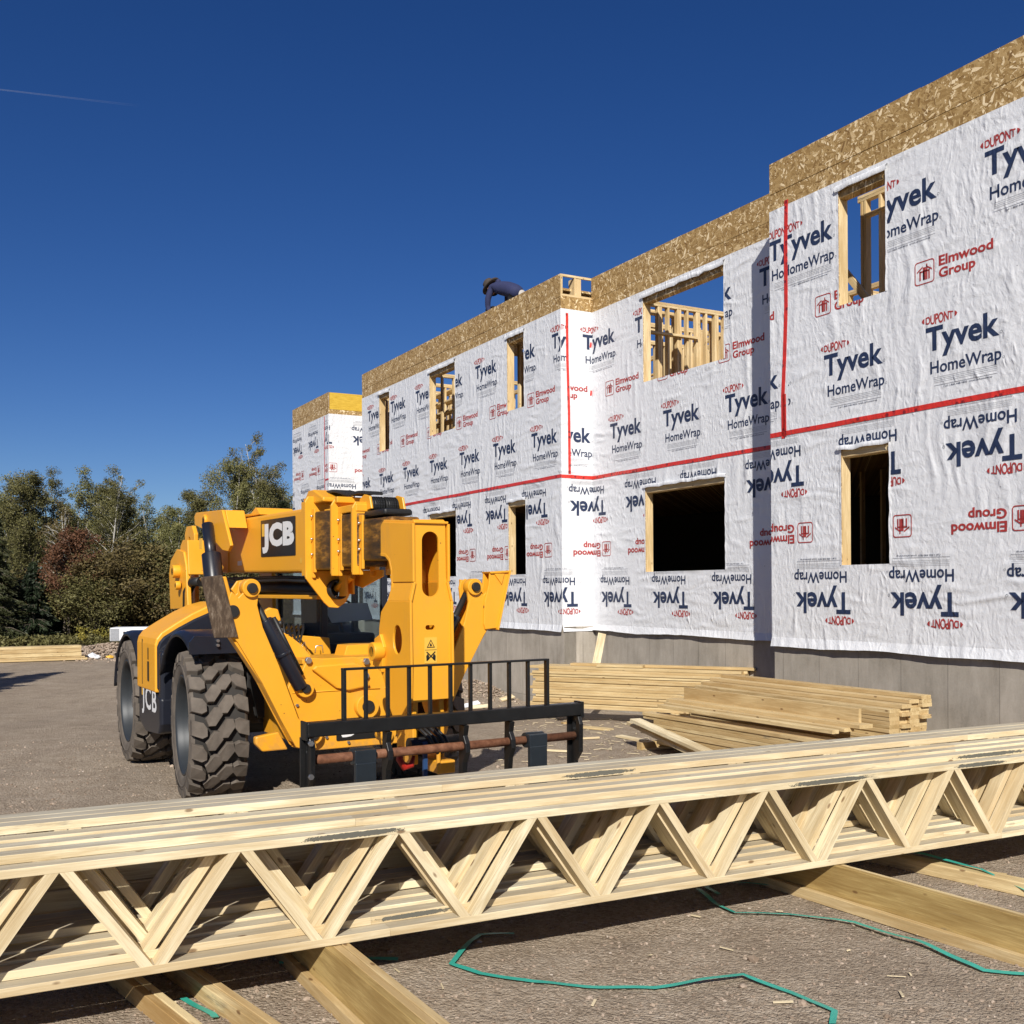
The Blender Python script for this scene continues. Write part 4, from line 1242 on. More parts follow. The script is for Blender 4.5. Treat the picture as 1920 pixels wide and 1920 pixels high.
# debris heap with bags beside it
rsd = np.random.RandomState(8)
for k, (x, y, s_, m_, lab) in enumerate(((-13.05, 32.6, .16, M_PLWRAP, 'white crumpled sheet in the litter heap behind the rear wheel'), (-12.8, 32.4, .12, M_PLWRAP, 'small white bag right of the crumpled sheet in the litter heap'), (-12.45, 32.5, .13, M_STICKER, 'yellow container in the litter heap'), (-12.2, 32.7, .2, M_BLACKDECAL, 'black bag at the right of the litter heap'), (-12.15, 33.2, .14, M_REDPLASTIC, 'red and white container nearest the rear wheel'), (-13.4, 32.9, .11, M_PLWRAP, 'leftmost white scrap of the litter heap'))):
    o = rocks('litter_bag', [(0, 0, 0)], [s_], m_, 20+k); o.location = (x, y, gz(x, y)+s_*.5); tag(o, lab, 'litter', 'litter at the yard edge')
P = []; S = []
for k in range(2500):
    x = -12.9 + rsd.randn()*1.2; y = 33.9 + rsd.randn()*.9; h_ = .42*math.exp(-((x+12.9)/1.7)**2-((y-34)/1.0)**2)
    P.append((x, y, gz(x, y)+h_*rsd.rand()**.3)); S.append(.02+.06*rsd.rand())
tag(rocks('spoil_heap', P, S, M_STONE, 12), kind='stuff')

# ------------------------------------------------------------------ trees
def limb_tubes(mb, base, h, lean, rs, r0, n_l, spread, start=.3, crooked=.06):
    """trunk with limbs; returns the limb tips and points along them"""
    pts = []; n = 9
    for i in range(n+1):
        t = i/n
        pts.append(Vector((base[0]+lean[0]*t*t*h + rs.uniform(-1, 1)*crooked*h*.12*(i > 0), base[1]+lean[1]*t*t*h + rs.uniform(-1, 1)*crooked*h*.12*(i > 0), base[2] + h*t)))
    mb.tube(pts, [r0*(1-.88*(i/n)) for i in range(n+1)], 7)
    tips = []
    for k in range(n_l):
        t = start + (1-start)*(k+.5)/n_l*.97
        i = min(n-1, int(t*n)); p = pts[i].lerp(pts[i+1], t*n-i)
        a = rs.uniform(0, 2*PI); el = rs.uniform(.35, 1.0)
        L = spread*(1-.62*t)*rs.uniform(.6, 1.2)
        d = Vector((math.cos(a)*math.cos(el), math.sin(a)*math.cos(el), math.sin(el)))
        q = [p]; 
        for j in range(1, 5):
            q.append(q[-1] + (d + Vector((rs.uniform(-.25, .25), rs.uniform(-.25, .25), rs.uniform(-.05, .3)))).normalized()*L/4)
        mb.tube(q, [r0*(1-t)*.42*(1-j/5.2)+.006 for j in range(5)], 5, cap=False)
        tips += q[1:]
        for j in (2, 3):
            a2 = a+rs.uniform(-1.2, 1.2); d2 = Vector((math.cos(a2), math.sin(a2), rs.uniform(.2, 1))).normalized()
            e = q[j] + d2*L*.35
            mb.tube([q[j], e], [.016*r0/.1, .005], 4, cap=False); tips.append(e)
    tips.append(pts[-1])
    return tips
def leaf_cloud(centers, radii, n, size, rs, droop=0.0, flat=1.0):
    C = np.asarray(centers); R = np.asarray(radii)
    k = rs.randint(0, len(C), n)
    v = rs.randn(n, 3); v /= np.linalg.norm(v, axis=1, keepdims=True)
    rad = rs.rand(n, 1)**.45
    P = C[k] + v*rad*R[k][:, None]*np.array([1, 1, flat])
    P[:, 2] -= droop*rs.rand(n)*R[k]
    a = rs.randn(n, 3); a /= np.linalg.norm(a, axis=1, keepdims=True)
    b = np.cross(a, rs.randn(n, 3)); b /= np.linalg.norm(b, axis=1, keepdims=True)
    s = size*rs.uniform(.5, 1.3, (n, 1))
    A = a*s; B = b*s*.55
    V = np.stack([P-A, P+B*1.0, P+A, P-B], 1).reshape(-1, 3)
    return V, np.arange(n*4).reshape(-1, 4)
TREES = {}
def make_broadleaf(key, h, spread, n_leaf, leafmat, bark, seed, start=.28, size=.085, crad=.42, stems=1, sparse=1.0):
    rs = np.random.RandomState(seed)
    mb = MB(); tips = []
    for s_ in range(stems):
        off = (rs.uniform(-.35, .35)*(s_ > 0), rs.uniform(-.35, .35)*(s_ > 0), 0)
        tips += limb_tubes(mb, off, h*rs.uniform(.82, 1), (rs.uniform(-.12, .12), rs.uniform(-.12, .12)), rs, .035*h**.62*.7, 15, spread, start)
    C = []; R = []
    for t in tips:
        if rs.rand() < sparse:
            C.append(t[:]); R.append(crad*rs.uniform(.55, 1.35)*(1.1-.35*t.z/h))
    V, F = leaf_cloud(C, R, n_leaf, size, rs, .3, .8)
    V[:, 2] = np.maximum(V[:, 2], .12)
    TREES[key] = (mb.mesh('trunk', bark), mesh_np('crown', V, F, [leafmat]))
def make_spruce(key, h, w_, n_leaf, seed):
    rs = np.random.RandomState(seed)
    mb = MB(); mb.tube([(0, 0, 0), (.03, 0, h*.5), (0, .02, h)], [.02*h, .012*h, .004], 8)
    V = []
    z = .25
    bs = []
    while z < h*.98:
        rr = w_*(1-z/h)**.85
        for k in range(int(7+rs.randint(3))):
            a = rs.uniform(0, 2*PI); L = rr*rs.uniform(.7, 1.12)
            bs.append((z, a, L))
            mb.tube([(0, 0, z), (math.cos(a)*L*.6, math.sin(a)*L*.6, z-.04*L), (math.cos(a)*L, math.sin(a)*L, z-.22*L)], [.018, .012, .004], 4, cap=False)
        z += .17+.10*(1-z/h)
    n = n_leaf; k = rs.randint(0, len(bs), n); B = np.array(bs)[k]
    t = rs.rand(n)**.7; L = B[:, 2]*t
    wv = .16*B[:, 2]*(1-t*.6)+.03
    x = np.cos(B[:, 1])*L + rs.randn(n)*wv*.6; y = np.sin(B[:, 1])*L + rs.randn(n)*wv*.6
    zz = B[:, 0] - .22*L*t - np.abs(rs.randn(n))*.09
    P = np.stack([x, y, zz], 1)
    d = np.stack([np.cos(B[:, 1]), np.sin(B[:, 1]), -.45*np.ones(n)], 1) + rs.randn(n, 3)*.45
    d /= np.linalg.norm(d, axis=1, keepdims=True)
    e = np.cross(d, rs.randn(n, 3)); e /= np.linalg.norm(e, axis=1, keepdims=True)
    s = .10*rs.uniform(.6, 1.3, (n, 1))
    VV = np.stack([P-d*s, P+e*s*.28, P+d*s, P-e*s*.28], 1).reshape(-1, 3)
    TREES[key] = (mb.mesh('trunk', M_BARK), mesh_np('crown', VV, np.arange(n*4).reshape(-1, 4), [M_NEEDLE]))
make_broadleaf('birchA', 8.2, 3.0, 36000, M_LEAF_Y, M_BIRCH, 11, .3, .042, .50, 2)
make_broadleaf('birchB', 8.6, 2.8, 19000, M_LEAF_G, M_BIRCH, 12, .35, .042, .42, 3, .75)
make_broadleaf('poplar', 7.6, 2.4, 36000, M_LEAF_G, M_BARK, 13, .18, .042, .48, 3)
make_broadleaf('poplarB', 7.0, 2.7, 27000, M_LEAF_Y, M_BIRCH, 14, .2, .042, .45, 3, .8)
make_broadleaf('maple', 4.3, 1.9, 13000, M_LEAF_R, M_BARK, 15, .2, .045, .36, 3, .6)
make_broadleaf('shrub', 2.6, 1.9, 19000, M_LEAF_B, M_BARK, 16, .05, .042, .5, 3)
make_broadleaf('shrubG', 2.9, 1.9, 19000, M_LEAF_G, M_BARK, 17, .05, .042, .55, 3)
make_broadleaf('bare', 6.5, 2.2, 3000, M_LEAF_B, M_BIRCH, 18, .3, .05, .4, 2, .5)
make_spruce('spruce', 8.0, 2.0, 34000, 19)
make_spruce('spruceS', 4.2, 1.5, 16000, 20)
F_ = 1967.0
def px_xy(px, d): return ((px-960)/F_*d, d)
CNT = {}
def plant(key, px, d, ytop, name, label, cat='tree', rz=None, group=None, wid=1.0):
    tr, cr = TREES[key]
    h0 = {'birchA': 8.4, 'birchB': 8.8, 'poplar': 7.8, 'poplarB': 7.2, 'maple': 4.5, 'shrub': 2.9, 'shrubG': 3.1, 'bare': 6.8, 'spruce': 8.0, 'spruceS': 4.2}[key]
    x, y = px_xy(px, d)
    zg = gz(x, y); want = (1102-ytop)/F_*d + 1.93 - zg
    s = want/h0
    t = empty(name, (x, y, zg-.02), rnd.uniform(0, 6.28) if rz is None else rz, label, cat, group or 'trees along the edge of the yard', scale=(s*wid, s*wid, s))
    link('trunk', tr, t); link('crown', cr, t)
    return t
SP = [ # key, px, distance, top y, name, label
 ('spruce', -18, 39, 905, 'spruce_tree', 'dark spruce cut off by the left edge of the view'),
 ('spruceS', 62, 40, 1040, 'spruce_tree', 'small dark spruce in front of the leftmost birches'),
 ('poplar', 48, 46, 878, 'poplar_tree', 'olive green tree just right of the dark spruce at the left edge'),
 ('birchB', 100, 47, 880, 'birch_tree', 'thin topped birch behind the red maple, to its left'),
 ('poplarB', 150, 48, 885, 'poplar_tree', 'pale green tree rising above the red maple'),
 ('birchB', 205, 46, 880, 'birch_tree', 'wispy birch with bare twigs above the middle of the tree line'),
 ('poplar', 238, 49, 905, 'poplar_tree', 'bushy green tree left of the dip in the tree line'),
 ('maple', 128, 41.5, 965, 'maple_tree', 'red leaved maple in the left part of the tree line'),
 ('bare', 120, 43, 930, 'bare_tree', 'half bare grey tree left of and above the red maple'),
 ('poplarB', 290, 50, 935, 'poplar_tree', 'pale tree at the dip of the tree line'),
 ('birchA', 335, 48, 922, 'birch_tree', 'full yellowish tree right of the dip in the tree line'),
 ('poplar', 385, 47, 905, 'poplar_tree', 'green tree at the foot of the tallest birches'),
 ('birchA', 440, 45, 826, 'birch_tree', 'tallest birch with white trunk, left one of the pair beside the building'),
 ('birchB', 497, 46, 822, 'birch_tree', 'tall birch with bare white branches next to the building'),
 ('spruceS', 532, 44, 925, 'spruce_tree', 'dark spruce against the corner of the wrapped building'),
 ('poplar', 540, 50, 900, 'poplar_tree', 'green tree mostly hidden behind the corner of the building'),
 ('birchA', 470, 51, 870, 'birch_tree', 'dense yellow green birch behind the two tallest birches'),
 ('shrub', 30, 41, 1080, 'brown_bush', 'brown bush at the foot of the spruce by the left edge'),
 ('poplarB', 10, 50, 900, 'poplar_tree', 'green tree behind the spruce at the left edge'),
 ('shrubG', 170, 41.0, 1060, 'green_bush', 'green bush right below the red maple'),
 ('shrub', 225, 41.5, 1030, 'brown_bush', 'tangle of brown brush right of the red maple'),
 ('shrub', 275, 42, 1020, 'brown_bush', 'brown brush above the white wrapped bundle'),
 ('shrubG', 320, 43, 1010, 'green_bush', 'green bush behind the engine cover of the telehandler'),
 ('spruceS', 110, 42.5, 1050, 'spruce_tree', 'small dark spruce under the red maple'),
 ('spruce', 205, 47.0, 985, 'spruce_tree', 'narrow dark spruce in the middle of the tree line'),
 ('shrub', 370, 42, 1040, 'brown_bush', 'brown brush left of the lift cylinder of the telehandler'),
 ('shrubG', 430, 42, 1040, 'green_bush', 'green brush seen under the raised boom'),
 ('shrub', 560, 43, 1030, 'brown_bush', 'brown brush seen through the cab of the telehandler'),
]
for (k, px, d, yt, nm, lab) in SP:
    plant(k, px, d, yt, nm, lab, 'bush' if 'bush' in nm else 'tree', wid=(.80 if px in (440, 497) else 1.0) if 'bush' not in nm else 1.3)
# trees just outside the frame on the left, whose shadows cross the yard, and a few behind the building
for (x, y, h_, nm, lab) in ((-12.3, 16.6, 7.6, 'spruce_tree', 'lone spruce standing left of the yard, outside the view'), (-13.6, 15.4, 8.4, 'spruce_tree', 'second lone spruce left of the yard, outside the view'), (-15.2, 16.4, 8.2, 'spruce_tree', 'third lone spruce left of the yard, outside the view')):
    t = empty(nm, (x, y, 0), x, lab, 'tree', 'trees left of the yard', scale=(h_/8.0*1.25, h_/8.0*1.25, h_/8.0))
    link('trunk', TREES['spruce'][0], t); link('crown', TREES['spruce'][1], t)
# far wood behind: one mass
rs = np.random.RandomState(44)
C = []; R = []
for k in range(520):
    d = rs.uniform(52, 62); px = rs.uniform(-700, 1500); x = (px-960)/F_*d
    C.append((x, d, rs.uniform(0, 5.2))); R.append(rs.uniform(.5, 1.2))
V, F = leaf_cloud(C, R, 120000, .15, rs)
tag(link('far_wood', mesh_np('far_wood', V, F, [M_LEAF_G])), kind='stuff')
# low brush and dark understorey at the foot of the wood
C = []; R = []
for k in range(420):
    d = rs.uniform(42.5, 47); px = rs.uniform(-500, 900); x = (px-960)/F_*d
    C.append((x, d, rs.uniform(.1, 2.0))); R.append(rs.uniform(.4, .9))
V, F = leaf_cloud(C, R, 90000, .11, rs); V[:, 2] = np.maximum(V[:, 2], .02)
tag(link('understorey', mesh_np('understorey', V, F, [M_LEAF_B])), kind='stuff')
# grass, weeds and yellow flowers along the yard edge
C = []; R = []
for k in range(520):
    px = rs.uniform(-400, 700); d = rs.uniform(38.0, 41.0); x = (px-960)/F_*d
    C.append((x, d, rs.uniform(.0, .12))); R.append(rs.uniform(.10, .25))
V, F = leaf_cloud(C, R, 46000, .06, rs)
V[:, 2] += .0; V[:, 2] = np.maximum(V[:, 2], -.1)
tag(link('roadside_weeds', mesh_np('roadside_weeds', V, F, [M_LEAF_G])), kind='stuff')
C = []; R = []
for k in range(60):
    px = rs.uniform(140, 320); d = rs.uniform(38.2, 40.0); x = (px-960)/F_*d
    C.append((x, d, rs.uniform(.1, .5))); R.append(rs.uniform(.08, .2))
V, F = leaf_cloud(C, R, 2200, .04, rs)
M_FLOWER = leaf('yellow_goldenrod', (.10, .11, .02), (.17, .15, .03), (.33, .27, .05))
tag(link('yellow_flowers', mesh_np('yellow_flowers', V, F, [M_FLOWER])), kind='stuff')
# condensation trail high up
def trail():
    t = NT('condensation_trail')
    t.t.nodes.remove(t.b)
    tr = t.n('BsdfTransparent'); df = t.n('BsdfDiffuse'); df.inputs['Color'].default_value = (.9, .92, .95, 1)
    o = t.n('TexCoord').outputs['Object']; sp = t.n('SeparateXYZ'); t.l(o, sp.inputs[0])
    f = t.math('MULTIPLY', t.ramp(sp.outputs[0], [(0.0, .11), (.5, .05), (1.0, 0.0)]), t.math('ADD', .4, t.noise(o, 60, 4)))
    mx = t.n('MixShader'); t.l(f, mx.inputs[0]); t.l(tr.outputs[0], mx.inputs[1]); t.l(df.outputs[0], mx.inputs[2]); t.l(mx.outputs[0], t.out.inputs[0])
    return t.m
D_ = 6000.0
p0 = Vector(((-30-960)/F_*D_, D_, (1102-157)/F_*D_)); p1 = Vector(((270-960)/F_*D_*1.25, D_*1.25, (1102-194)/F_*D_*1.25))
dv = p1-p0; L = dv.length
mb = MB(); mb.tube([(0, 0, 0), (.3, 0, .0), (.7, 0, .0), (1, 0, 0)], [3.2/L, 4.0/L, 5.5/L, 8.0/L], 10, cap=False)
ct = mb.build('condensation_trail', trail())
ct.location = p0; ct.rotation_euler = dv.to_track_quat('X', 'Z').to_euler(); ct.scale = (L, L, L)
tag(ct, 'thin white condensation trail fading out in the blue sky at upper left', 'cloud', None, 'stuff')

# ------------------------------------------------------------------ telehandler (local x forward, y to its left, z up)
MA = math.radians(-59.0)
tele = empty('telehandler', (-2.01, 10.25, 0), MA, 'yellow telescopic handler with black fork carriage parked on the gravel, stabiliser legs raised', 'telehandler')
YB = .13
def mbuild(mb, name, mat, parent=None, bevel=.006, seg=2): return mb.build(name, mat, parent or tele, bevel, seg)
XP = lambda x: (lambda a, b, t: (x+t, a, b))      # polygon in (y, z), thickness along x
YP = lambda y: (lambda a, b, t: (a, y+t, b))      # polygon in (x, z), thickness along y
def rodpin(x, y, z, r, L, axis='X', boss=None, parent=None):
    d = {'X': Vector((1, 0, 0)), 'Y': Vector((0, 1, 0))}[axis]
    c = Vector((x, y, z))
    if boss:
        m = MB(); m.cyl(c-d*L*.5, c+d*L*.42, boss, 28); mbuild(m, 'pin_boss', M_YEL, parent, .006)
    m = MB(); m.cyl(c-d*L*.5, c+d*L*.62, r, 24); mbuild(m, 'pin', M_DARK, parent, .004)

# --- wheels
def wheel_meshes():
    W, R = .49, .652
    m = MB()
    prof = [(.44, -.19), (.455, -.225), (.50, -.245), (.56, -.250), (.61, -.243), (.630, -.215), (.632, -.15), (.632, 0),
            (.632, .15), (.630, .215), (.61, .243), (.56, .250), (.50, .245), (.455, .225), (.44, .19)]
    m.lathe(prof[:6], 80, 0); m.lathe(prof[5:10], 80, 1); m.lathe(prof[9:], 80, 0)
    # sidewall rings
    for s in (-1, 1): m.lathe([(.548, s*.249), (.552, s*.2545), (.56, s*.2545), (.565, s*.249)], 80, 0)
    N = 20; pitch = 2*PI*R/N
    A = [(-.118, -.018), (-.098, -.068), (-.050, -.068), (.008, .002), (-.008, .052), (-.055, .055)]
    A = [((x+.055)*1.12-.055, (t+.008)*1.24-.008) for x, t in A]
    B = [(x+.106, t+pitch*.5) for x, t in A]
    LS = [(-.243, .070), (-.150, .044), (-.118, .004), (-.118, -.050-.0), (-.160, -.066), (-.243, -.040)]
    LS = [(x, t*1.14+pitch*.48) for x, t in LS]
    RS = [(-x+.002, -t+pitch*.98) for x, t in LS]
    for k in range(N):
        for poly, sh in ((A, 0), (B, 0), (LS, 1), (RS, 2)):
            n = len(poly); vs = []
            cx = sum(p[0] for p in poly)/n; ct = sum(p[1] for p in poly)/n
            for lvl, (rr, sc_) in enumerate(((.625, 1.10), (.684, 1.05), (.691, .99))):
                for (x, t) in poly:
                    X = cx+(x-cx)*sc_; T = ct+(t-ct)*sc_
                    r2 = rr
                    if abs(X) > .20 and lvl > 0: r2 -= .022
                    if abs(X) > .20 and lvl == 0: r2 = .59; X = math.copysign(.252, X)
                    if abs(X) > .20 and lvl > 0: X = math.copysign(min(abs(X), .247), X)
                    th = (k*pitch+T)/R
                    vs.append((r2*math.cos(th), X, r2*math.sin(th)))
            fs = [tuple(range(2*n, 3*n))]
            for l in (0, 1):
                for i in range(n): fs.append((l*n+i, l*n+(i+1) % n, (l+1)*n+(i+1) % n, (l+1)*n+i))
            m.add(vs, fs, 0)
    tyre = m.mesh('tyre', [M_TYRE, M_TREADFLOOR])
    r = MB()
    r.lathe([(.445, -.20), (.462, -.218), (.462, -.232), (.448, -.234), (.435, -.215), (.425, -.16), (.415, -.10), (.400, -.06), (.30, -.045), (.22, -.07), (.20, -.10), (.16, -.11), (.0, -.11)], 56, 0)
    r.lathe([(.445, .20), (.462, .218), (.462, .232), (.448, .234), (.435, .215), (.425, .10), (.0, .06)], 56, 0)
    rim = r.mesh('rim', [M_RIM])
    b = MB()
    for k in range(10):
        a = 2*PI*k/10; c = Vector((math.cos(a)*.255, -.052, math.sin(a)*.255)); b.cyl(c, c+Vector((0, -.03, 0)), .016, 6)
    b.cyl((0, -.10, 0), (0, -.17, 0), .085, 24)
    return tyre, rim, b.mesh('wheel_nuts', [M_STEEL])
W_T, W_RM, W_N = wheel_meshes()
def wheel(x, y, steer, flip=False, spin=0.0):
    M = Matrix.Translation((x, y, .685)) @ Matrix.Rotation(steer, 4, 'Z') @ Matrix.Rotation(PI if flip else 0, 4, 'Z') @ Matrix.Rotation(spin, 4, 'Y')
    o = bpy.data.objects.new('wheel', None); COL.objects.link(o); o.parent = tele; o.matrix_local = M; o.empty_display_size = .2
    link('tyre', W_T, o); link('rim', W_RM, o); link('wheel_nuts', W_N, o)
wheel(0, -.96, math.radians(-5.5), False, .1); wheel(0, 1.20, math.radians(-5.5), True, .3)
wheel(-2.55, -.96, math.radians(-2), False, .22); wheel(-2.55, 1.20, math.radians(-2), True, .5)

# --- chassis and axles
m = MB(); m.box((-3.2, -.38, .55), (1.25, .62, .95)); m.box((-2.9, -.42, .95), (-1.3, .4, 1.5)); mbuild(m, 'chassis', M_DARK, None, .02)
m = MB()
for x in (0, -2.55): m.cyl((x, -.8, .68), (x, 1.05, .68), .11, 16); m.box((x-.18, -.1, .48), (x+.18, .36, .86))
mbuild(m, 'axle', M_DARK, None, .01)

# --- front frame: box with sloped cheeks
fr = [(-.60, .60), (-.66, .80), (-.64, 1.10), (-.61, 1.16), (-.53, 1.20), (-.46, 1.35), (-.33, 1.335), (-.03, 1.337), (.03, 1.32), (.24, 1.32), (.30, 1.337), (.60, 1.335), (.72, 1.35), (.80, 1.20), (.88, 1.15), (.92, 1.08), (.92, .80), (.86, .60), (.70, .555), (-.44, .555)]
m = MB(); m.poly(fr, -.05, 0, XP(1.30)); fo = mbuild(m, 'front_frame_plate', M_YEL, None, .008)
m = MB()
m.box((.35, -.55, .62), (1.25, -.50, 1.28)); m.box((.35, .76, .62), (1.25, .81, 1.28))
m.poly([(.2, 1.30), (1.25, 1.33), (1.25, 1.29), (.2, 1.2)], -.62, .62, YP(YB)); mbuild(m, 'front_frame_box', M_YEL)
# raised inner panels either side of the boom
m = MB(); m.poly([(-.40, 1.28), (-.05, 1.29), (.03, 1.26), (.10, 1.08), (-.10, 1.05), (-.22, 1.08), (-.44, 1.25)], 0, .035, XP(1.302)); mbuild(m, 'frame_panel', M_YEL, None, .015)
m = MB(); m.poly([(.34, 1.28), (.60, 1.28), (.66, 1.20), (.44, 1.05), (.30, 1.05)], 0, .03, XP(1.302)); mbuild(m, 'frame_panel', M_YEL, None, .015)
for (y, z, b) in ((.057, .907, .105), (-.505, 1.094, .075), (-.44, .70, .085), (.73, 1.094, .075), (.70, .70, .085)): rodpin(1.33, y, z, b*.52, .10, 'X', b)
for (y, z) in ((-.463, 1.325), (.064, 1.295), (.06, 1.17)):
    m = MB(); m.cyl((1.30, y, z), (1.335, y, z), .030, 6); mbuild(m, 'frame_bolt', M_STEEL, None, .003)
# name plate low on the frame
def letters(body, w, h, bold=.03, space=1.0):
    V, F = text_mesh(body, 1, bold, space=space)
    xs = [v[0] for v in V]; ys = [v[1] for v in V]
    return [((v[0]-min(xs))/(max(xs)-min(xs))*w, (v[1]-min(ys))/(max(ys)-min(ys))*h) for v in V], F
def plaque(name, to3, w, h, body, tw, th, px, py, flash=True):
    p = MB(); p.poly(rounded_rect(0, 0, w, h, .012, 3), 0, .004, to3); o = mbuild(p, name, M_BLACKDECAL, None, None)
    V, F = letters(body, tw, th, .062, 1.06); q = MB()
    q.add([to3(px+v[0], py+v[1], .0055) for v in V], F, 0); mbuild(q, 'lettering', M_WHITE, o, None)
    if flash:
        q = MB(); q.add([to3(px-.01*w, py+th*.58, .0055), to3(px+.075*w, py+th*.58, .0055), to3(px+.075*w, py+th, .0055), to3(px-.01*w, py+th, .0055)], [(0, 1, 2, 3)])
        mbuild(q, 'emblem_flash', M_STICKER, o, None)
    return o
plaque('name_plate', lambda a, b, t: (1.302+t, -.21+a, .62+b), .68, .19, 'JCB', .60, .13, .04, .028, False)
# two legs of yellow plate under the step at lower left (rear of the stabiliser pivot)
m = MB(); m.poly([(-.90, .70), (-.70, .73), (-.62, .575), (-.84, .575), (-.90, .64)], -.07, -.0, XP(1.25)); mbuild(m, 'frame_foot', M_YEL, None, .012)

# --- stabilisers (mirror pair about y=.09)
def stabiliser(side, dz):
    S = (lambda y: y-.04) if side < 0 else (lambda y: .115 - y)
    st = bpy.data.objects.new('stabiliser_leg', None); COL.objects.link(st); st.parent = tele; st.empty_display_size = .2
    leg = [(-1.06, 1.50), (-1.19, 1.66), (-1.16, 1.80), (-1.11, 1.915), (-1.055, 1.865), (-1.02, 1.90), (-1.005, 1.985), (-.955, 2.015), (-.90, 1.99), (-.885, 1.93), (-.90, 1.80), (-.855, 1.62), (-.72, 1.30), (-.56, .86), (-.43, .70), (-.40, .60), (-.48, .585), (-.58, .62), (-.70, .84), (-.86, 1.16)]
    for x0 in (1.27, 1.42) if side < 0 else (1.27, 1.42):
        m = MB(); m.poly([(S(a), b+dz) for a, b in leg], 0, .03, XP(x0)); mbuild(m, 'leg_plate', M_YEL, st, .006)
    m = MB()
    edge = [(-1.16, 1.62), (-.86, 1.16), (-.60, .66)]
    for (a, b), (c, d) in zip(edge[:-1], edge[1:]):
        m.add([(1.30, S(a)+.0, b+dz), (1.42, S(a), b+dz), (1.42, S(c), d+dz), (1.30, S(c), d+dz), (1.30, S(a)+.025*(-side), b+.01+dz), (1.42, S(a)+.025*(-side), b+.01+dz), (1.42, S(c)+.025*(-side), d+.01+dz), (1.30, S(c)+.025*(-side), d+.01+dz)],
              [(0, 1, 2, 3), (4, 7, 6, 5), (0, 4, 5, 1), (3, 2, 6, 7), (0, 3, 7, 4), (1, 5, 6, 2)])
    mbuild(m, 'leg_web', M_YEL, st, .004)
    # foot plate, tilted, seen edge and underside
    c = Vector((1.36, S(-1.225), 1.79+dz)); d = Vector((0, S(-1.18)-S(-1.30), -.50)).normalized()
    if side < 0:
        p = [(-1.37, 2.030), (-1.20, 2.045), (-1.075, 1.545), (-1.265, 1.545)]
        m = MB(); m.poly([(a-.03, b) for a, b in p], 0, .020, XP(1.45)); mbuild(m, 'foot_plate', M_FOOT, st, .005)
        m = MB(); m.poly([(-1.36, 2.020), (-1.19, 2.035), (-1.10, 1.68), (-1.08, 1.55), (-1.14, 1.55), (-1.20, 1.80)], -.19, 0, XP(1.449)); mbuild(m, 'foot_bracket', M_YEL, st, .008)
    else:
        m = MB(); m.poly([(a-.075, b) for a, b in [(1.300, 2.075), (1.50, 2.085), (1.505, 2.03), (1.375, 1.56), (1.25, 1.55), (1.235, 1.60), (1.245, 1.80), (1.285, 1.95)]], 0, .022, XP(1.45)); mbuild(m, 'foot_cheek', M_YEL, st, .006)
        m = MB(); m.poly([(a-.075, b) for a, b in [(1.300, 2.075), (1.50, 2.085), (1.505, 2.03), (1.375, 1.56), (1.25, 1.55), (1.235, 1.60), (1.245, 1.80), (1.285, 1.95)]], 0, .022, XP(1.34)); mbuild(m, 'foot_cheek', M_YEL, st, .006)
        m = MB(); m.poly([(a-.075, b) for a, b in [(1.29, 2.078), (1.515, 2.09), (1.52, 2.072), (1.30, 2.06)]], -.12, .04, XP(1.45)); m.poly([(a-.075, b) for a, b in [(1.515, 2.09), (1.38, 1.54), (1.365, 1.545), (1.50, 2.09)]], -.13, .05, XP(1.45)); mbuild(m, 'foot_plate', M_YEL, st, .005)
        m = MB(); m.poly([(1.265, 2.06), (1.345, 1.96), (1.375, 2.06)], -.01, .025, XP(1.46)); mbuild(m, 'foot_gusset', M_YEL, st, .004)
    rodpin(1.43, S(-.954), 1.94+dz, .042, .12, 'X', .075, st); rodpin(1.43, S(-1.103), 1.753+dz, .052, .06, 'X', None, st)
    m = MB(); m.poly([(S(a), b) for a, b in ((-1.05, 1.93+dz), (-1.0, 2.0+dz), (-.93, 2.01+dz), (-.95, 1.80+dz))], 0, .03, XP(1.20)); mbuild(m, 'pin_lug', M_YEL, st, .005)
    # cylinder
    p0, p1 = Vector((1.36, S(-.93), 1.90+dz)), Vector((1.36, S(-.505), 1.10))
    q = p0.lerp(p1, .28)
    m = MB(); m.cyl(p0, p1, .028, 14); mbuild(m, 'cylinder_rod', M_DARK, st, None)
    m = MB(); m.cyl(q, p1, .058, 20); m.cyl(p0.lerp(p1, .62), p0.lerp(p1, .65), .066, 20); mbuild(m, 'cylinder', M_PLASTIC, st, .004)
    m = MB(); a_, b_ = q + Vector((-.0, .075*(-side), .02)), p0.lerp(p1, .86) + Vector((0, .07*(-side), 0)); m.cyl(a_, b_, .018, 10); mbuild(m, 'cylinder_hose', M_RUBBER_D, st, None)
stabiliser(-1, 0.0); stabiliser(1, .0)
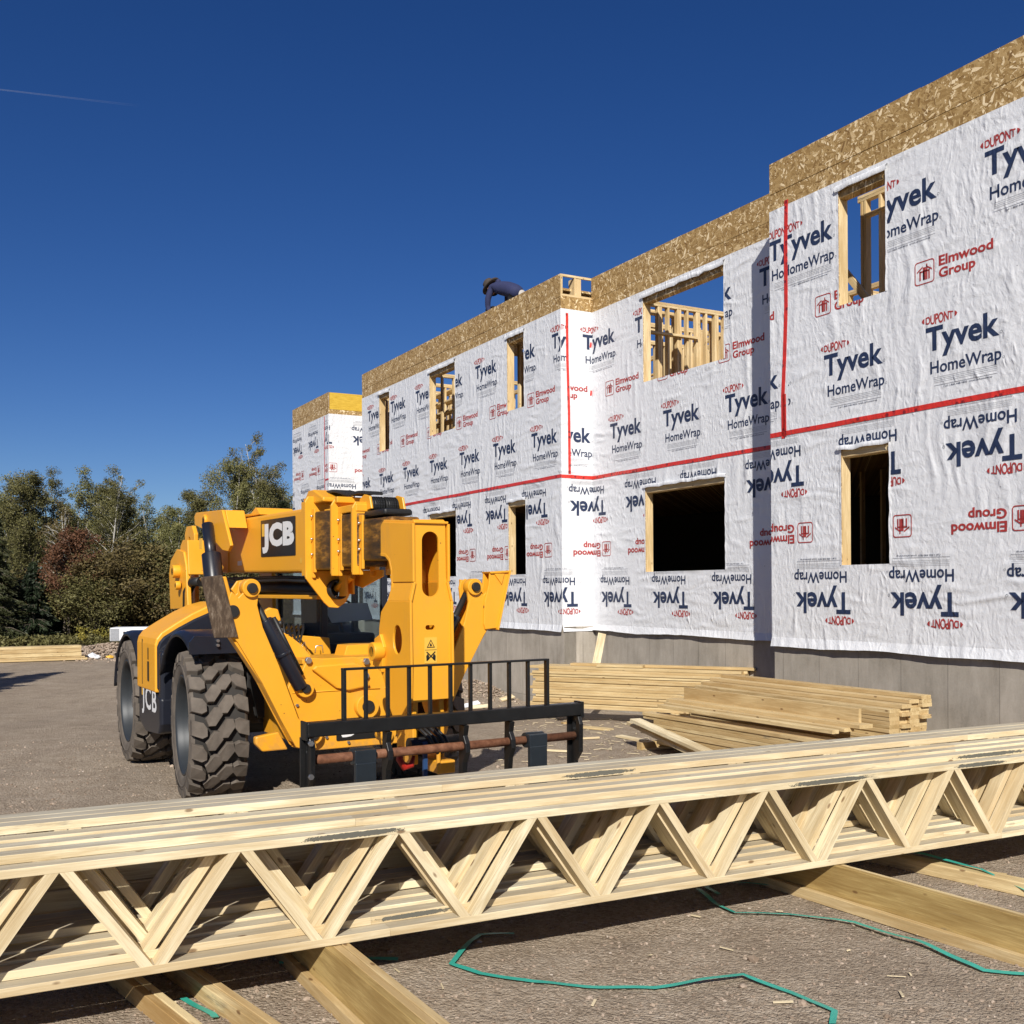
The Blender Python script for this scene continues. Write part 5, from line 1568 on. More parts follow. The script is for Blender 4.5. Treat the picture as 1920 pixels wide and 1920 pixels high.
# upright bracket and linkage behind the left leg
m = MB(); m.poly([(-.56, 1.33), (-.52, 1.74), (-.48, 1.76), (-.40, 1.745), (-.375, 1.66), (-.36, 1.33)], 0, .05, XP(.30)); mbuild(m, 'upright_bracket', M_YEL, None, .012)
rodpin(.36, -.455, 1.62, .05, .03, 'X')
m = MB(); m.tube([(.42, -.33, 1.25), (.42, -.37, 1.5), (.42, -.40, 1.60)], .012, 8); m.tube([(.46, -.30, 1.22), (.45, -.36, 1.45), (.40, -.38, 1.66)], .010, 8); m.cyl((.42, -.40, 1.58), (.42, -.405, 1.64), .022, 8); mbuild(m, 'hose', M_RUBBER_D, None, None)
m = MB(); m.tube([(.50, -.1, 1.33), (.50, -.09, 1.40), (.5, -.03, 1.40), (.5, -.02, 1.33)], .006, 6); m.tube([(.5, -.26, 1.36), (.5, -.20, 1.44), (.48, -.17, 1.34)], .005, 6); mbuild(m, 'hose', M_STEEL, None, None)
# sloping deck plates between frame and cab
m = MB(); m.poly([(-.46, 1.30), (-.44, 1.54), (-.36, 1.49), (-.27, 1.42), (-.17, 1.30)], -.3, 0, XP(.62)); mbuild(m, 'deck_plate', M_YEL, None, .01)
m = MB(); m.poly([(.14, 1.30), (.17, 1.40), (.30, 1.405), (.64, 1.40), (.68, 1.30)], -.25, 0, XP(.62)); mbuild(m, 'deck_plate', M_YEL, None, .01)
m = MB(); m.poly([(-.30, .9), (-.30, 1.50), (.45, 1.42), (.50, .9)], -.03, 0, XP(-.55)); mbuild(m, 'bulkhead_plate', M_YEL, None, .01)
m = MB(); m.poly([(.02, 1.0), (.02, 1.31), (.34, 1.31), (.34, 1.0)], -.0, .02, XP(-.54)); mbuild(m, 'bulkhead_door', M_YEL, None, .008)

# --- engine pod on the right-hand side
hp = [(-1.22, .90), (-1.22, 1.38), (-1.205, 1.44), (-1.16, 1.50), (-1.02, 1.59), (-.85, 1.69), (-.70, 1.76), (-.55, 1.80), (-.40, 1.80), (-.40, .90)]
m = MB(); m.poly(hp, -.86, 0, XP(-1.0)); mbuild(m, 'engine_cover', M_YEL, None, .05, 4)
# black front panel with its band that sweeps up along the edge of the cover
bp = [(-1.205, .93), (-1.205, 1.36), (-1.185, 1.41), (-1.14, 1.462), (-1.0, 1.548), (-.84, 1.632), (-.69, 1.695), (-.55, 1.735), (-.42, 1.74), (-.42, .92)]
m = MB(); m.poly(bp, 0, .045, XP(-1.0)); mbuild(m, 'engine_cover_front', M_PLASTIC, None, .02, 3)
m = MB(); m.poly([(-1.20, .80), (-1.20, 1.30), (-1.12, 1.38), (-1.04, 1.40), (-.98, 1.30), (-.96, .70), (-1.0, .55)], 0, .12, XP(-.955)); mbuild(m, 'inner_arch', M_PLASTIC, None, .03, 3)
m = MB(); m.poly([(-1.83, .55), (-1.84, 1.06), (-1.66, 1.02), (-1.30, .93), (-.83, .86), (-.83, .60), (-.90, .50), (-1.55, .46)], 0, .60, YP(-1.21)); mbuild(m, 'lower_side_box', M_PLASTIC, None, .03, 3)
V, F = letters('JCB', .68, .31, .022, 1.12); q = MB()
q.add([(-1.66+v[0], -1.2125, .62+v[1]+(.66-v[0])*.03) for v in V], F); mbuild(q, 'lettering', M_WHITE, None, None)
q = MB(); q.add([(-1.665, -1.213, .83), (-1.61, -1.213, .83), (-1.61, -1.213, .945), (-1.665, -1.213, .945)], [(0, 1, 2, 3)]); mbuild(q, 'emblem_flash', M_STICKER, None, None)
q = MB(); q.box((-1.33, -1.2265, 1.0), (-1.27, -1.2225, 1.20)); q.box((-1.31, -1.227, 1.22), (-1.29, -1.2225, 1.34)); mbuild(q, 'side_mark', M_BLACKDECAL, None, None)
# --- mudguards
def fender(x, y0, y1, a0, a1, R=.86, r2=None, n=12, lip=True):
    m = MB(); vs = []; fs = []
    for i in range(n+1):
        a = math.radians(a0 + (a1-a0)*i/n)
        for (rr, yy) in ((R-.035, y0), (R, y0+.02), (R+.012, y0+.07), (R+.012, y1-.04), (R, y1), (R-.012, y1), (R-.006, y0+.07), (R-.05, y0+.008)):
            vs.append((x+rr*math.cos(a), yy, .69+rr*math.sin(a)))
    k = 8
    for i in range(n):
        for j in range(k): fs.append((i*k+j, i*k+(j+1) % k, (i+1)*k+(j+1) % k, (i+1)*k+j))
    fs.append(tuple(range(k))); fs.append(tuple(n*k+j for j in range(k))[::-1])
    m.add(vs, fs, 0, True); return m
f_ = fender(-.02, -1.24, -.70, 150, 56, .86)
f_.poly([(-1.24, 1.36), (-1.24, 1.47), (-1.20, 1.52), (-.72, 1.50), (-.70, 1.36)], 0, .03, XP(.44)); mbuild(f_, 'mudguard', M_PLASTIC, None, None)
mbuild(fender(-2.56, -1.20, -.70, 172, 30, .775, n=18), 'mudguard', M_PLASTIC, None, None)
mbuild(fender(-.02, .94, 1.48, 150, 56, .86), 'mudguard', M_PLASTIC, None, None); mbuild(fender(-2.57, .94, 1.48, 180, 30, .83), 'mudguard', M_PLASTIC, None, None)
for z in (1.475, 1.435):
    m = MB(); m.cyl((.50-.02, -1.0, z), (.505, -1.0, z), .014, 8); mbuild(m, 'mudguard_bolt', M_STEEL, None, None)
m = MB(); m.poly([(-.70, 1.30), (-.70, 1.56), (-.55, 1.58), (-.46, 1.40), (-.46, .75), (-.62, .75)], 0, .03, XP(.36)); m.box((-.6, -.70, .7), (.36, -.44, 1.45)); mbuild(m, 'inner_wing', M_DARK, None, .01)

# --- cab on the left-hand side
CX0, CX1, CY0, CY1, CZ0, CZ1 = -2.35, -.90, .52, 1.22, .95, 2.50
m = MB()
for (x, y) in ((CX1, CY0), (CX1, CY1), (CX0, CY0), (CX0, CY1), ((CX0+CX1)/2-.1, CY1)):
    m.box((x-.035, y-.035, CZ0), (x+.035, y+.035, CZ1))
for z in (CZ1-.03, 1.30):
    m.box((CX0, CY0-.034, z-.04), (CX1, CY0+.034, z+.04)); m.box((CX0, CY1-.034, z-.04), (CX1, CY1+.034, z+.04))
    m.box((CX1-.034, CY0, z-.041), (CX1+.034, CY1, z+.041)); m.box((CX0-.034, CY0, z-.041), (CX0+.034, CY1, z+.041))
cabf = mbuild(m, 'cab_frame', M_PLASTIC, None, .008)
m = MB(); m.box((CX0-.04, CY0-.05, CZ1), (CX1+.08, CY1+.05, CZ1+.05)); mbuild(m, 'cab_roof', M_PLASTIC, None, .02)
m = MB(); m.box((CX0, CY0, .80), (CX1+.02, CY1, 1.28)); mbuild(m, 'cab_lower_body', M_DARK, None, .02)
for nm, lo, hi in (('windscreen', (CX1-.003, CY0+.036, 1.342), (CX1+.003, CY1-.036, CZ1-.072)), ('side_window', (CX0+.04, CY0-.003, 1.342), (CX1-.04, CY0+.003, CZ1-.072)), ('rear_window', (CX0-.003, CY0+.036, 1.342), (CX0+.003, CY1-.036, CZ1-.072)), ('side_window', (CX0+.04, CY1-.003, 1.342), (CX1-.04, CY1+.003, CZ1-.072))):
    m = MB(); m.box(lo, hi); mbuild(m, nm, M_GLASS, None, None)
m = MB(); m.box((-1.95, .66, 1.2), (-1.5, 1.08, 1.35)); m.poly([(-1.98, 1.30), (-1.86, 1.32), (-1.90, 1.98), (-2.02, 1.98)], .66, 1.08, lambda a, b, t: (a, t, b)); mbuild(m, 'driver_seat', M_DARK, None, .03)
m = MB(); m.box((-1.25, .58, 1.20), (-.96, 1.15, 1.44)); mbuild(m, 'dashboard', M_DARK, None, .03)
m = MB(); m.cyl((-1.2, .87, 1.4), (-1.38, .87, 1.66), .022, 10)
m.tube([(-1.38+.18*math.cos(t)*.55, .87+.18*math.sin(t), 1.66+.18*math.cos(t)*.8) for t in np.linspace(0, 2*PI, 25)], .014, 8); mbuild(m, 'steering_wheel', M_RUBBER_D, None, None)
m = MB(); m.add([(-.93, .62, 1.57), (-.93, 1.10, 1.60), (-1.06, 1.10, 1.76), (-1.06, .56, 1.76)], [(0, 1, 2, 3)]); m.add([(-.925, .62, 1.56), (-.925, 1.10, 1.59), (-1.065, 1.10, 1.77), (-1.065, .56, 1.77)], [(0, 3, 2, 1)])
mbuild(m, 'paper_on_dash', M_WHITE, None, None)

# --- boom: outer section and its rear parts
def tubebox(x0, x1, hw, z0, z1, z0b, z1b, name, mat, bev=.02, hollow=False):
    m = MB(); vs = [(x0, YB-hw, z0), (x0, YB+hw, z0), (x0, YB+hw, z1), (x0, YB-hw, z1), (x1, YB-hw, z0b), (x1, YB+hw, z0b), (x1, YB+hw, z1b), (x1, YB-hw, z1b)]
    m.add(vs, [(0, 3, 2, 1), (4, 5, 6, 7), (0, 1, 5, 4), (1, 2, 6, 5), (2, 3, 7, 6), (3, 0, 4, 7)]); return mbuild(m, name, mat, None, bev, 3)
tubebox(-3.15, .33, .23, 2.13, 2.74, 2.085, 2.70, 'boom_section', M_YEL, .03)
tubebox(.30, .92, .195, 2.11, 2.66, 2.10, 2.645, 'boom_section', M_GREASE, .02)
tubebox(.88, 1.36, .165, 2.13, 2.60, 2.12, 2.59, 'boom_section', M_GREASE, .02)
tubebox(1.30, 2.00, .130, 2.17, 2.53, 2.16, 2.52, 'boom_section', M_GREASE, .02)
for x in (.42, .62, .8, 1.0, 1.2, 1.45, 1.62, 1.78):     # wear bands on the inner sections
    hw = .195 if x < .88 else .165 if x < 1.32 else .130; z0, z1 = (2.10, 2.65) if x < .88 else (2.125, 2.595) if x < 1.32 else (2.16, 2.525)
m = MB(); m.box((-2.36, YB-.238, 2.12), (-2.31, YB-.228, 2.74)); mbuild(m, 'boom_rib', M_YEL, None, .004)
m = MB(); m.poly([(-3.0, 2.74), (-3.0, 2.80), (-1.55, 2.765), (-1.40, 2.82), (-1.33, 2.81), (-1.22, 2.735)], -.2, .2, YP(YB)); mbuild(m, 'boom_top_plate', M_YEL, None, .008)
plaque('boom_name_plate', lambda a, b, t: (-1.09+a, YB-.231-t, 2.272+b-.012*a), 1.08, .385, 'JCB', 1.0, .31, .05, .035)
# wedge shaped lift cylinder bracket on the boom side
m = MB(); m.poly([(-2.80, 2.80), (-2.72, 2.84), (-1.62, 2.80), (-1.30, 2.40), (-1.40, 2.34), (-1.62, 2.36), (-2.35, 2.62), (-2.78, 2.70)], 0, .035, YP(YB-.50)); mbuild(m, 'cylinder_bracket', M_YEL, None, .008)
m = MB(); m.poly([(-2.80, 2.80), (-2.72, 2.84), (-1.62, 2.80), (-1.50, 2.60), (-2.3, 2.70), (-2.78, 2.70)], 0, .21, YP(YB-.46)); mbuild(m, 'cylinder_bracket', M_YEL, None, .008)
rodpin(-2.30, YB-.50, 2.72, .05, .05, 'Y', .07)
m = MB(); m.cyl((-1.95, -.44, 2.66), (-1.74, -.44, 2.15), .062, 20); mbuild(m, 'lift_cylinder_rod', M_PLASTIC, None, None)
m = MB(); m.cyl((-1.80, -.44, 2.32), (-1.55, -.44, 1.60), .105, 24); mbuild(m, 'lift_cylinder', M_PLASTIC, None, .006)
m = MB(); m.box((-2.02, -.515, 2.38), (-1.90, -.508, 2.50)); mbuild(m, 'cylinder_sticker', M_STICKER, None, None)
# rear pivot towers
for y in (-.36, .58):
    m = MB(); m.poly([(-3.35, 1.50), (-3.30, 2.62), (-3.22, 2.70), (-2.95, 2.70), (-2.85, 2.60), (-2.80, 1.50)], 0, .05, YP(y), [ellipse(-3.08, 2.42, .07, .15)] ); mbuild(m, 'pivot_tower_plate', M_YEL, None, .01)
m = MB(); m.poly([(-2.95, 1.70), (-3.0, 2.12), (-2.92, 2.28), (-2.62, 2.40), (-2.30, 2.36), (-2.20, 2.20), (-2.12, 1.72)], 0, .05, YP(-.62)); mbuild(m, 'link_plate', M_YEL, None, .01)
m = MB(); m.poly([(-2.55, 2.10), (-2.52, 2.44), (-2.42, 2.50), (-2.20, 2.49), (-2.15, 2.10)], 0, .20, YP(-.60)); mbuild(m, 'link_plate', M_YEL, None, .01)
rodpin(-2.50, -.64, 2.14, .045, .12, 'Y', .075); rodpin(-2.40, -.66, 1.98, .03, .06, 'Y', .05)
m = MB(); m.tube([(-2.30, -.58, 1.55), (-2.28, -.58, 1.90), (-2.16, -.55, 2.02), (-2.0, -.5, 2.02)], .055, 14); mbuild(m, 'exhaust_pipe', M_RUBBER_D, None, None)
m = MB(); m.cyl((-3.0, YB-.02, 1.955), (.28, YB+.03, 1.93), .075, 24); mbuild(m, 'extension_cylinder', M_RUBBER_D, None, None)
m = MB(); m.tube([(-2.9, YB-.14, 2.06), (-.5, YB-.15, 2.05), (.30, YB-.15, 2.03)], .018, 8); m.tube([(-2.9, YB-.17, 2.02), (-.5, YB-.18, 2.02), (.30, YB-.18, 2.0)], .016, 8); mbuild(m, 'hose', M_RUBBER_D, None, None)
m = MB(); m.box((-2.9, YB-.10, 1.83), (.2, YB+.10, 1.87)); mbuild(m, 'cylinder_guard', M_YEL, None, .006)
# front collars of the sections: a yoke plate with a front lip, side strip with bolts
def collar(X, hw, z0, z1, lw, depth, lug=None):
    yl, yr = YB-hw, YB+hw
    outer = [(yl, z0), (yl, z1-.05), (yl+.03, z1), (yr-.03, z1), (yr, z1-.05), (yr, z0), (yr-lw, z0-.0), (yr-lw, z1-.15), (yl+lw, z1-.15), (yl+lw, z0)]
    m = MB(); m.poly(outer, 0, .022, XP(X)); o = mbuild(m, 'section_collar', M_YEL, None, .007)
    m = MB(); m.box((X-depth, yl+.006, z0+.02), (X, yl+.028, z1-.05)); m.box((X-depth, yr-.028, z0+.02), (X, yr-.006, z1-.05)); m.box((X-depth, yl+.03, z1-.045), (X, yr-.03, z1-.015)); mbuild(m, 'collar_strip', M_YEL, o, .004)
    m = MB(); m.box((X+.022, yl+lw-.028, z0+.05), (X+.10, yl+lw-.006, z1-.12)); m.box((X+.022, yr-lw+.006, z0+.05), (X+.10, yr-lw+.028, z1-.12)); mbuild(m, 'wear_pad_keeper', M_YEL, o, .004)
    for z in (z0+.22, (z0+z1)/2-.02, z1-.19):
        m = MB(); m.cyl((X+.062, yl+lw-.03, z), (X+.062, yl+lw-.052, z), .011, 8); mbuild(m, 'collar_bolt', M_STEEL, o, None)
    m = MB(); m.box((X+.022, yl+lw-.03, z0-.0), (X+.055, yl+lw-.0, z0+.17)); mbuild(m, 'collar_guide', M_YEL, o, .004)
    return o
c1 = collar(.33, .265, 2.035, 2.805, .09, .10)
c2 = collar(.92, .232, 2.045, 2.735, .09, .03)
c3 = collar(1.33, .200, 2.05, 2.685, .085, .03)
# hanging lug on the first collar, with the ram poking through
lug = [(YB-.255, 2.10), (YB-.262, 2.03), (YB-.20, 1.95), (YB-.08, 1.80), (YB-.03, 1.755), (YB+.06, 1.748), (YB+.14, 1.80), (YB+.22, 1.95), (YB+.26, 2.03), (YB+.255, 2.10)]
m = MB(); m.poly(lug, 0, .03, XP(.325), [ellipse(YB+.04, 1.925, .095, .095)]); mbuild(m, 'ram_lug', M_YEL, None, .006)
m = MB(); m.lathe([(.096, 0), (.096, .14), (.08, .14), (.08, 0)], 28, 0, M=Matrix.Translation((.30, YB+.04, 1.925)) @ Matrix.Rotation(-PI/2, 4, 'Z')); mbuild(m, 'ram_sleeve', M_RUBBER_D, None, None)
m = MB(); m.cyl((.36, YB+.04, 1.93), (.62, YB+.10, 2.05), .035, 12); m.box((.42, YB+.04, 1.86), (.60, YB+.065, 2.06)); m.box((.42, YB+.11, 1.88), (.60, YB+.13, 2.06)); mbuild(m, 'ram_end', M_YEL, None, .004)
for y in (YB+.19,):
    m = MB(); m.poly([(.33, 2.10), (.33, 1.98), (.62, 1.94), (1.1, 2.04), (1.1, 2.10)], 0, .02, YP(y)); mbuild(m, 'lug_side', M_YEL, None, .004)
# top of the collars: hose guide, chain and rollers
m = MB(); m.poly([(.12, 2.80), (.20, 2.87), (.34, 2.87), (.60, 2.78), (.60, 2.74), (.12, 2.74)], -.18, .16, YP(YB)); mbuild(m, 'chain_guard', M_YEL, None, .012)
m = MB()
for k in range(26):
    x = .40+k*.036; z = 2.845-.0035*k+.012*math.sin(k*.35); m.box((x, YB-.07, z-.012), (x+.026, YB+.10, z+.014))
mbuild(m, 'hose_carrier_chain', M_RUBBER_D, None, .003)
m = MB(); m.box((.93, YB-.20, 2.70), (1.0, YB+.22, 2.755)); m.box((.6, YB-.17, 2.60), (1.36, YB+.17, 2.665)); mbuild(m, 'collar_top_plate', M_YEL, None, .008)
for y in (YB-.07, YB+.24):
    m = MB(); m.poly([(1.18, 2.60), (1.20, 2.72), (1.30, 2.755), (1.42, 2.73), (1.46, 2.62)], 0, .022, YP(y)); mbuild(m, 'roller_cheek', M_YEL, None, .006)
for y0, y1 in ((YB-.035, YB+.085), (YB+.095, YB+.215)):
    m = MB(); m.cyl((1.34, y0, 2.655), (1.34, y1, 2.655), .072, 22)
    for k in range(22):
        a = 2*PI*k/22
        for yy in np.arange(y0+.01, y1-.02, .022): m.box((-.010, 0, .070), (.010, .013, .080), M=Matrix.Translation((1.34, yy, 2.655)) @ Matrix.Rotation(a, 4, 'Y'))
    mbuild(m, 'hose_roller', M_RUBBER_D, None, None)
m = MB(); m.box((1.36, YB-.1, 2.545), (1.80, YB+.16, 2.60)); mbuild(m, 'hose_bundle', M_RUBBER_D, None, .02)
# --- boom head: tall box with slots
ZQ = [(2.49, .143), (2.03, .143), (1.87, .178), (1.30, .178), (1.02, .172)]
HS = 2.45
slot = rounded_rect(YB-.075, 1.865, YB+.070, 2.375, .0725, 8)
small = rounded_rect(YB-.048, 1.605, YB+.034, 1.642, .018, 4)
fo_ = [(YB-.143, 2.485), (YB+.118, 2.49), (YB+.135, 2.475), (YB+.140, 2.03), (YB+.178, 1.87), (YB+.182, 1.08), (YB-.172, 1.06), (YB-.182, 1.87), (YB-.143, 2.03)]
m = MB(); m.poly([(a-.005, b-.02) for a, b in fo_], -.02, 0, XP(HS), [slot, small]); head = mbuild(m, 'boom_head', M_YEL, None, .006)
for s_ in (-1, 1):
    yy = lambda z: YB + s_*(.150 if z > 2.0 else .150+.038*min(1, (2.02-z)/.15))
    # side plate split at the bends
    up = [(1.86, 2.445), (1.90, 2.475), (2.47, 2.435), (2.47, 1.98), (2.07, 1.98), (2.06, 2.08), (2.02, 2.16), (1.95, 2.20), (1.86, 2.21)]
    m = MB(); m.poly(up, 0, .02*s_, YP(YB+s_*.143)); mbuild(m, 'head_side_plate', M_YEL, head, .004)
    m = MB(); q = [(2.07, YB+s_*.153, 1.98), (2.47, YB+s_*.153, 1.98), (2.47, YB+s_*.188, 1.83), (2.045, YB+s_*.188, 1.83)]
    q2 = [(a, b-s_*.02, c) for a, b, c in q]; m.add(q+q2, [(0, 1, 2, 3), (7, 6, 5, 4), (0, 4, 5, 1), (1, 5, 6, 2), (2, 6, 7, 3), (3, 7, 4, 0)]); mbuild(m, 'head_side_plate', M_YEL, head, .004)
    lo_ = [(2.045, 1.83), (2.47, 1.83), (2.48, 1.34), (2.47, 1.06), (2.34, .90), (2.16, .88), (2.06, 1.0), (1.97, 1.18), (1.87, 1.30), (1.88, 1.60), (1.92, 1.74)]
    m = MB(); m.poly(lo_, 0, .02*s_, YP(YB+s_*.170), [ellipse(2.235, 1.525, .082, .115)]); mbuild(m, 'head_side_plate', M_YEL, head, .004)
m = MB(); m.poly([(1.86, 2.47), (1.90, 2.495), (2.47, 2.455), (2.47, 2.435), (1.88, 2.45)], -.150, .150, YP(YB)); mbuild(m, 'head_top_plate', M_YEL, head, .006)
m = MB(); m.poly([(1.86, 2.20), (1.95, 2.19), (2.02, 2.15), (2.055, 2.07), (2.065, 1.97), (2.04, 1.84), (1.92, 1.75), (1.87, 1.62), (1.87, 1.30), (1.89, 1.30), (1.89, 1.60), (1.94, 1.73), (2.06, 1.83), (2.09, 1.97), (2.08, 2.08), (2.04, 2.17), (1.96, 2.215), (1.86, 2.225)], -.165, .165, YP(YB)); mbuild(m, 'head_back_plate', M_YEL, head, .004)
m = MB(); m.box((2.04, YB-.16, 2.005), (2.47, YB-.156, 2.035)); mbuild(m, 'head_weld_band', M_YEL, head, .003)
rodpin(1.95, YB-.24, 1.42, .045, .10, 'Y', .075)
m = MB(); m.poly([(1.80, 1.30), (1.84, 1.52), (1.95, 1.56), (2.02, 1.46), (1.98, 1.25)], 0, .03, YP(YB-.215)); mbuild(m, 'head_lug', M_YEL, head, .006)
# warning sticker
m = MB(); m.box((HS, .072, 1.345), (HS+.003, .180, 1.545)); stk = mbuild(m, 'warning_sticker', M_STICKER, head, None)
m = MB(); X_ = HS+.0045
m.add([(X_, .090, 1.465), (X_, .162, 1.465), (X_, .126, 1.53)], [(0, 1, 2)]); m.box((HS+.003, .075, 1.446), (X_, .177, 1.449))
m.add([(X_, .085, 1.365), (X_, .093, 1.36), (X_, .168, 1.43), (X_, .160, 1.436)], [(0, 1, 2, 3)]); m.add([(X_, .168, 1.365), (X_, .160, 1.36), (X_, .085, 1.43), (X_, .093, 1.436)], [(0, 1, 2, 3)])
for y in (.098, .155): m.add([(X_, y-.011, 1.37), (X_, y+.011, 1.37), (X_, y+.013, 1.40), (X_, y, 1.418), (X_, y-.013, 1.40)], [(0, 1, 2, 3, 4)])
mbuild(m, 'pictogram', M_BLACKDECAL, stk, None)
m = MB(); X_ = HS+.0055; m.add([(X_, .101, 1.4715), (X_, .151, 1.4715), (X_, .126, 1.517)], [(0, 1, 2)]); mbuild(m, 'pictogram', M_STICKER, stk, None)
m = MB(); X_ = HS+.0065; m.add([(X_, .116, 1.475), (X_, .136, 1.478), (X_, .128, 1.50), (X_, .118, 1.497)], [(0, 1, 2, 3)]); mbuild(m, 'pictogram', M_BLACKDECAL, stk, None)
# --- tilt linkage under the head
m = MB(); m.box((2.10, YB-.14, .55), (2.40, YB-.09, 1.10)); m.box((2.10, YB+.09, .55), (2.40, YB+.14, 1.10)); mbuild(m, 'tilt_link', M_YEL, None, .01)
m = MB(); m.cyl((2.2, YB-.02, 1.0), (2.45, YB-.02, .66), .055, 18); m.cyl((2.5, YB-.22, .72), (2.5, YB+.24, .72), .06, 18); mbuild(m, 'tilt_cylinder', M_DARK, None, None)
m = MB(); m.box((2.35, YB-.03, .50), (2.62, YB+.12, .60)); m.box((2.60, YB-.04, .50), (2.63, YB-.01, .68)); mbuild(m, 'quickhitch_block', M_YEL, None, .01)
m = MB(); m.poly([(-.22, .92), (-.30, .84), (-.27, .73), (-.20, .70), (-.10, .90)], 0, .06, XP(2.35)); m.cyl((2.30, -.24, .80), (2.44, -.24, .80), .05, 18); mbuild(m, 'quickhitch_lug', M_YEL, None, .008)
m = MB(); m.tube([(2.5, -.16, .72), (2.5, -.17, .62), (2.5, -.13, .56), (2.5, -.07, .57), (2.5, -.05, .64)], [.02, .028, .03, .026, .012], 10); mbuild(m, 'lifting_hook', M_REDPLASTIC, None, None)
m = MB(); m.box((2.55, .0, .45), (2.57, .035, .75)); mbuild(m, 'marking_strap', M_BLUE, None, None)

# --- small fittings: hoses, decals, grease points, weld lines
m = MB()
for k, (y, r) in enumerate(((YB-.07, .014), (YB-.03, .012), (YB+.02, .014), (YB+.06, .012))):
    m.tube([(2.02, y, 1.15), (2.20, y-.02, .95), (2.42, y-.05, .86), (2.60, y-.02, .78), (2.62, y+.04, .66)], r, 8)
mbuild(m, 'hydraulic_hoses', M_RUBBER_D, None, None)
m = MB()
for k in range(5): m.tube([(.40-.02*k, -.34+.03*k, 1.30), (.30-.03*k, -.30+.05*k, 1.46+.02*k), (-.1, -.2+.05*k, 1.58), (-.5, -.1+.04*k, 1.50)], .012, 7)
mbuild(m, 'hose_bundle', M_RUBBER_D, None, None)
for (x, z, w_, h_) in ((-2.15, 2.60, .10, .06), (-1.95, 2.20, .16, .05), (.12, 2.18, .10, .05)):
    m = MB(); m.box((x, YB-.2335, z), (x+w_, YB-.2305, z+h_)); o_ = mbuild(m, 'small_decal', M_STICKER if w_ < .12 else M_WHITE, None, None)
m = MB(); m.box((1.303, -.30, 1.16), (1.306, -.20, 1.22)); mbuild(m, 'small_decal', M_WHITE, None, None)
m = MB()
for (y0, z0, y1, z1) in ((-.60, 1.055, .20, 1.050), (.24, 1.05, .88, 1.06), (-.50, .75, .55, .60+.02)):
    m.tube([(1.302, y0, z0), (1.303, (y0+y1)/2, (z0+z1)/2+.003), (1.302, y1, z1)], .005, 6)
mbuild(m, 'weld_seam', M_YEL, None, None)
m = MB(); m.box((-1.60, -1.223, .95), (-1.585, -1.219, 1.42)); m.box((-1.005, -1.15, 1.46), (-1.001, -.5, 1.462)); mbuild(m, 'panel_seam', M_DARK, None, None)
for (y, z) in ((-.30, .66), (-.10, .60), (.2, .60), (.45, .62), (-.56, .95), (.82, .95)):
    m = MB(); m.cyl((1.30, y, z), (1.318, y, z), .014, 6); mbuild(m, 'frame_bolt', M_STEEL, None, None)
# work light and mirror on the cab
m = MB(); m.tube([(-.90, 1.20, 2.2), (-.80, 1.38, 2.25), (-.80, 1.42, 2.1)], .012, 8); m.box((-.83, 1.36, 1.85), (-.79, 1.52, 2.15)); mbuild(m, 'cab_mirror', M_PLASTIC, None, .01)

# --- fork carriage
CXx = 2.86; yc = .10
cg = MB(); cg.box((CXx-.05, yc-1.15, .905), (CXx+.05, yc+1.145, 1.005)); car = mbuild(cg, 'carriage_top_bar', M_BLK, None, .008)
cg = MB(); cg.box((CXx-.055, yc-1.165, .885), (CXx+.055, yc-1.15, 1.015)); cg.box((CXx-.055, yc+1.135, .885), (CXx+.055, yc+1.16, 1.015)); mbuild(cg, 'end_cap', M_BLK, car, .003)
for side_ in (-1, 1):
    y = yc+side_*1.12
    pl = [(CXx-.05, .90), (CXx+.05, .90), (CXx+.075, .84), (CXx+.07, .62), (CXx+.0, .54), (CXx+.01, .30), (CXx-.07, .30), (CXx-.07, .60)]
    cg = MB(); cg.poly(pl, -.018, .018, YP(y), [rounded_rect(CXx-.02, .79, CXx+.02, .86, .015, 3)]); cg.box((CXx-.065, y-.05, .30), (CXx-.045, y+.05, .90)); mbuild(cg, 'carriage_side_plate', M_BLK, None, .004)
cg = MB(); cg.cyl((CXx+.0, yc-1.10, .742), (CXx, yc+1.10, .742), .033, 24); mbuild(cg, 'fork_shaft', M_RUST, None, None)
for y in (yc-.53, yc+.10, yc+.50):
    pl = [(CXx-.05, .90), (CXx+.04, .90), (CXx+.02, .82), (CXx+.055, .765), (CXx+.06, .70), (CXx+.015, .62), (CXx+.0, .50), (CXx+.02, .34), (CXx-.06, .34), (CXx-.06, .66)]
    cg = MB(); cg.poly(pl, -.02, .02, YP(y)); mbuild(cg, 'hook_plate', M_BLK, None, .005)
for y in (yc-.73, yc+.715):
    cg = MB(); cg.lathe([(.036, 0), (.060, 0), (.060, .165), (.036, .165)], 24, 0, M=Matrix.Translation((CXx, y-.0825, .742)))
    cg.box((CXx+.03, y-.0825, .695), (CXx+.075, y+.0825, .790)); cg.box((CXx+.035, y-.078, .12), (CXx+.078, y+.078, .70)); cg.box((CXx+.05, y-.0775, .07), (CXx+.88, y+.0775, .118))
    cg.poly([(CXx+.036, .30), (CXx+.036, .118), (CXx+.3, .118)], -.05, .05, YP(y)) if False else None
    mbuild(cg, 'fork_tine', simple('worn_fork_steel', (.035, .045, .055), .35, .5, .3, 8, .1) if 'worn_fork_steel' not in bpy.data.materials else bpy.data.materials['worn_fork_steel'], None, .006)
for k in range(11):
    y = yc-.855+k*.171
    cg = MB(); cg.box((CXx-.045, y-.0125, 1.003), (CXx-.015 if 0 < k < 10 else CXx+.0, y+.0125, 1.365)); mbuild(cg, 'backrest_bar', M_BLK, None, .003)
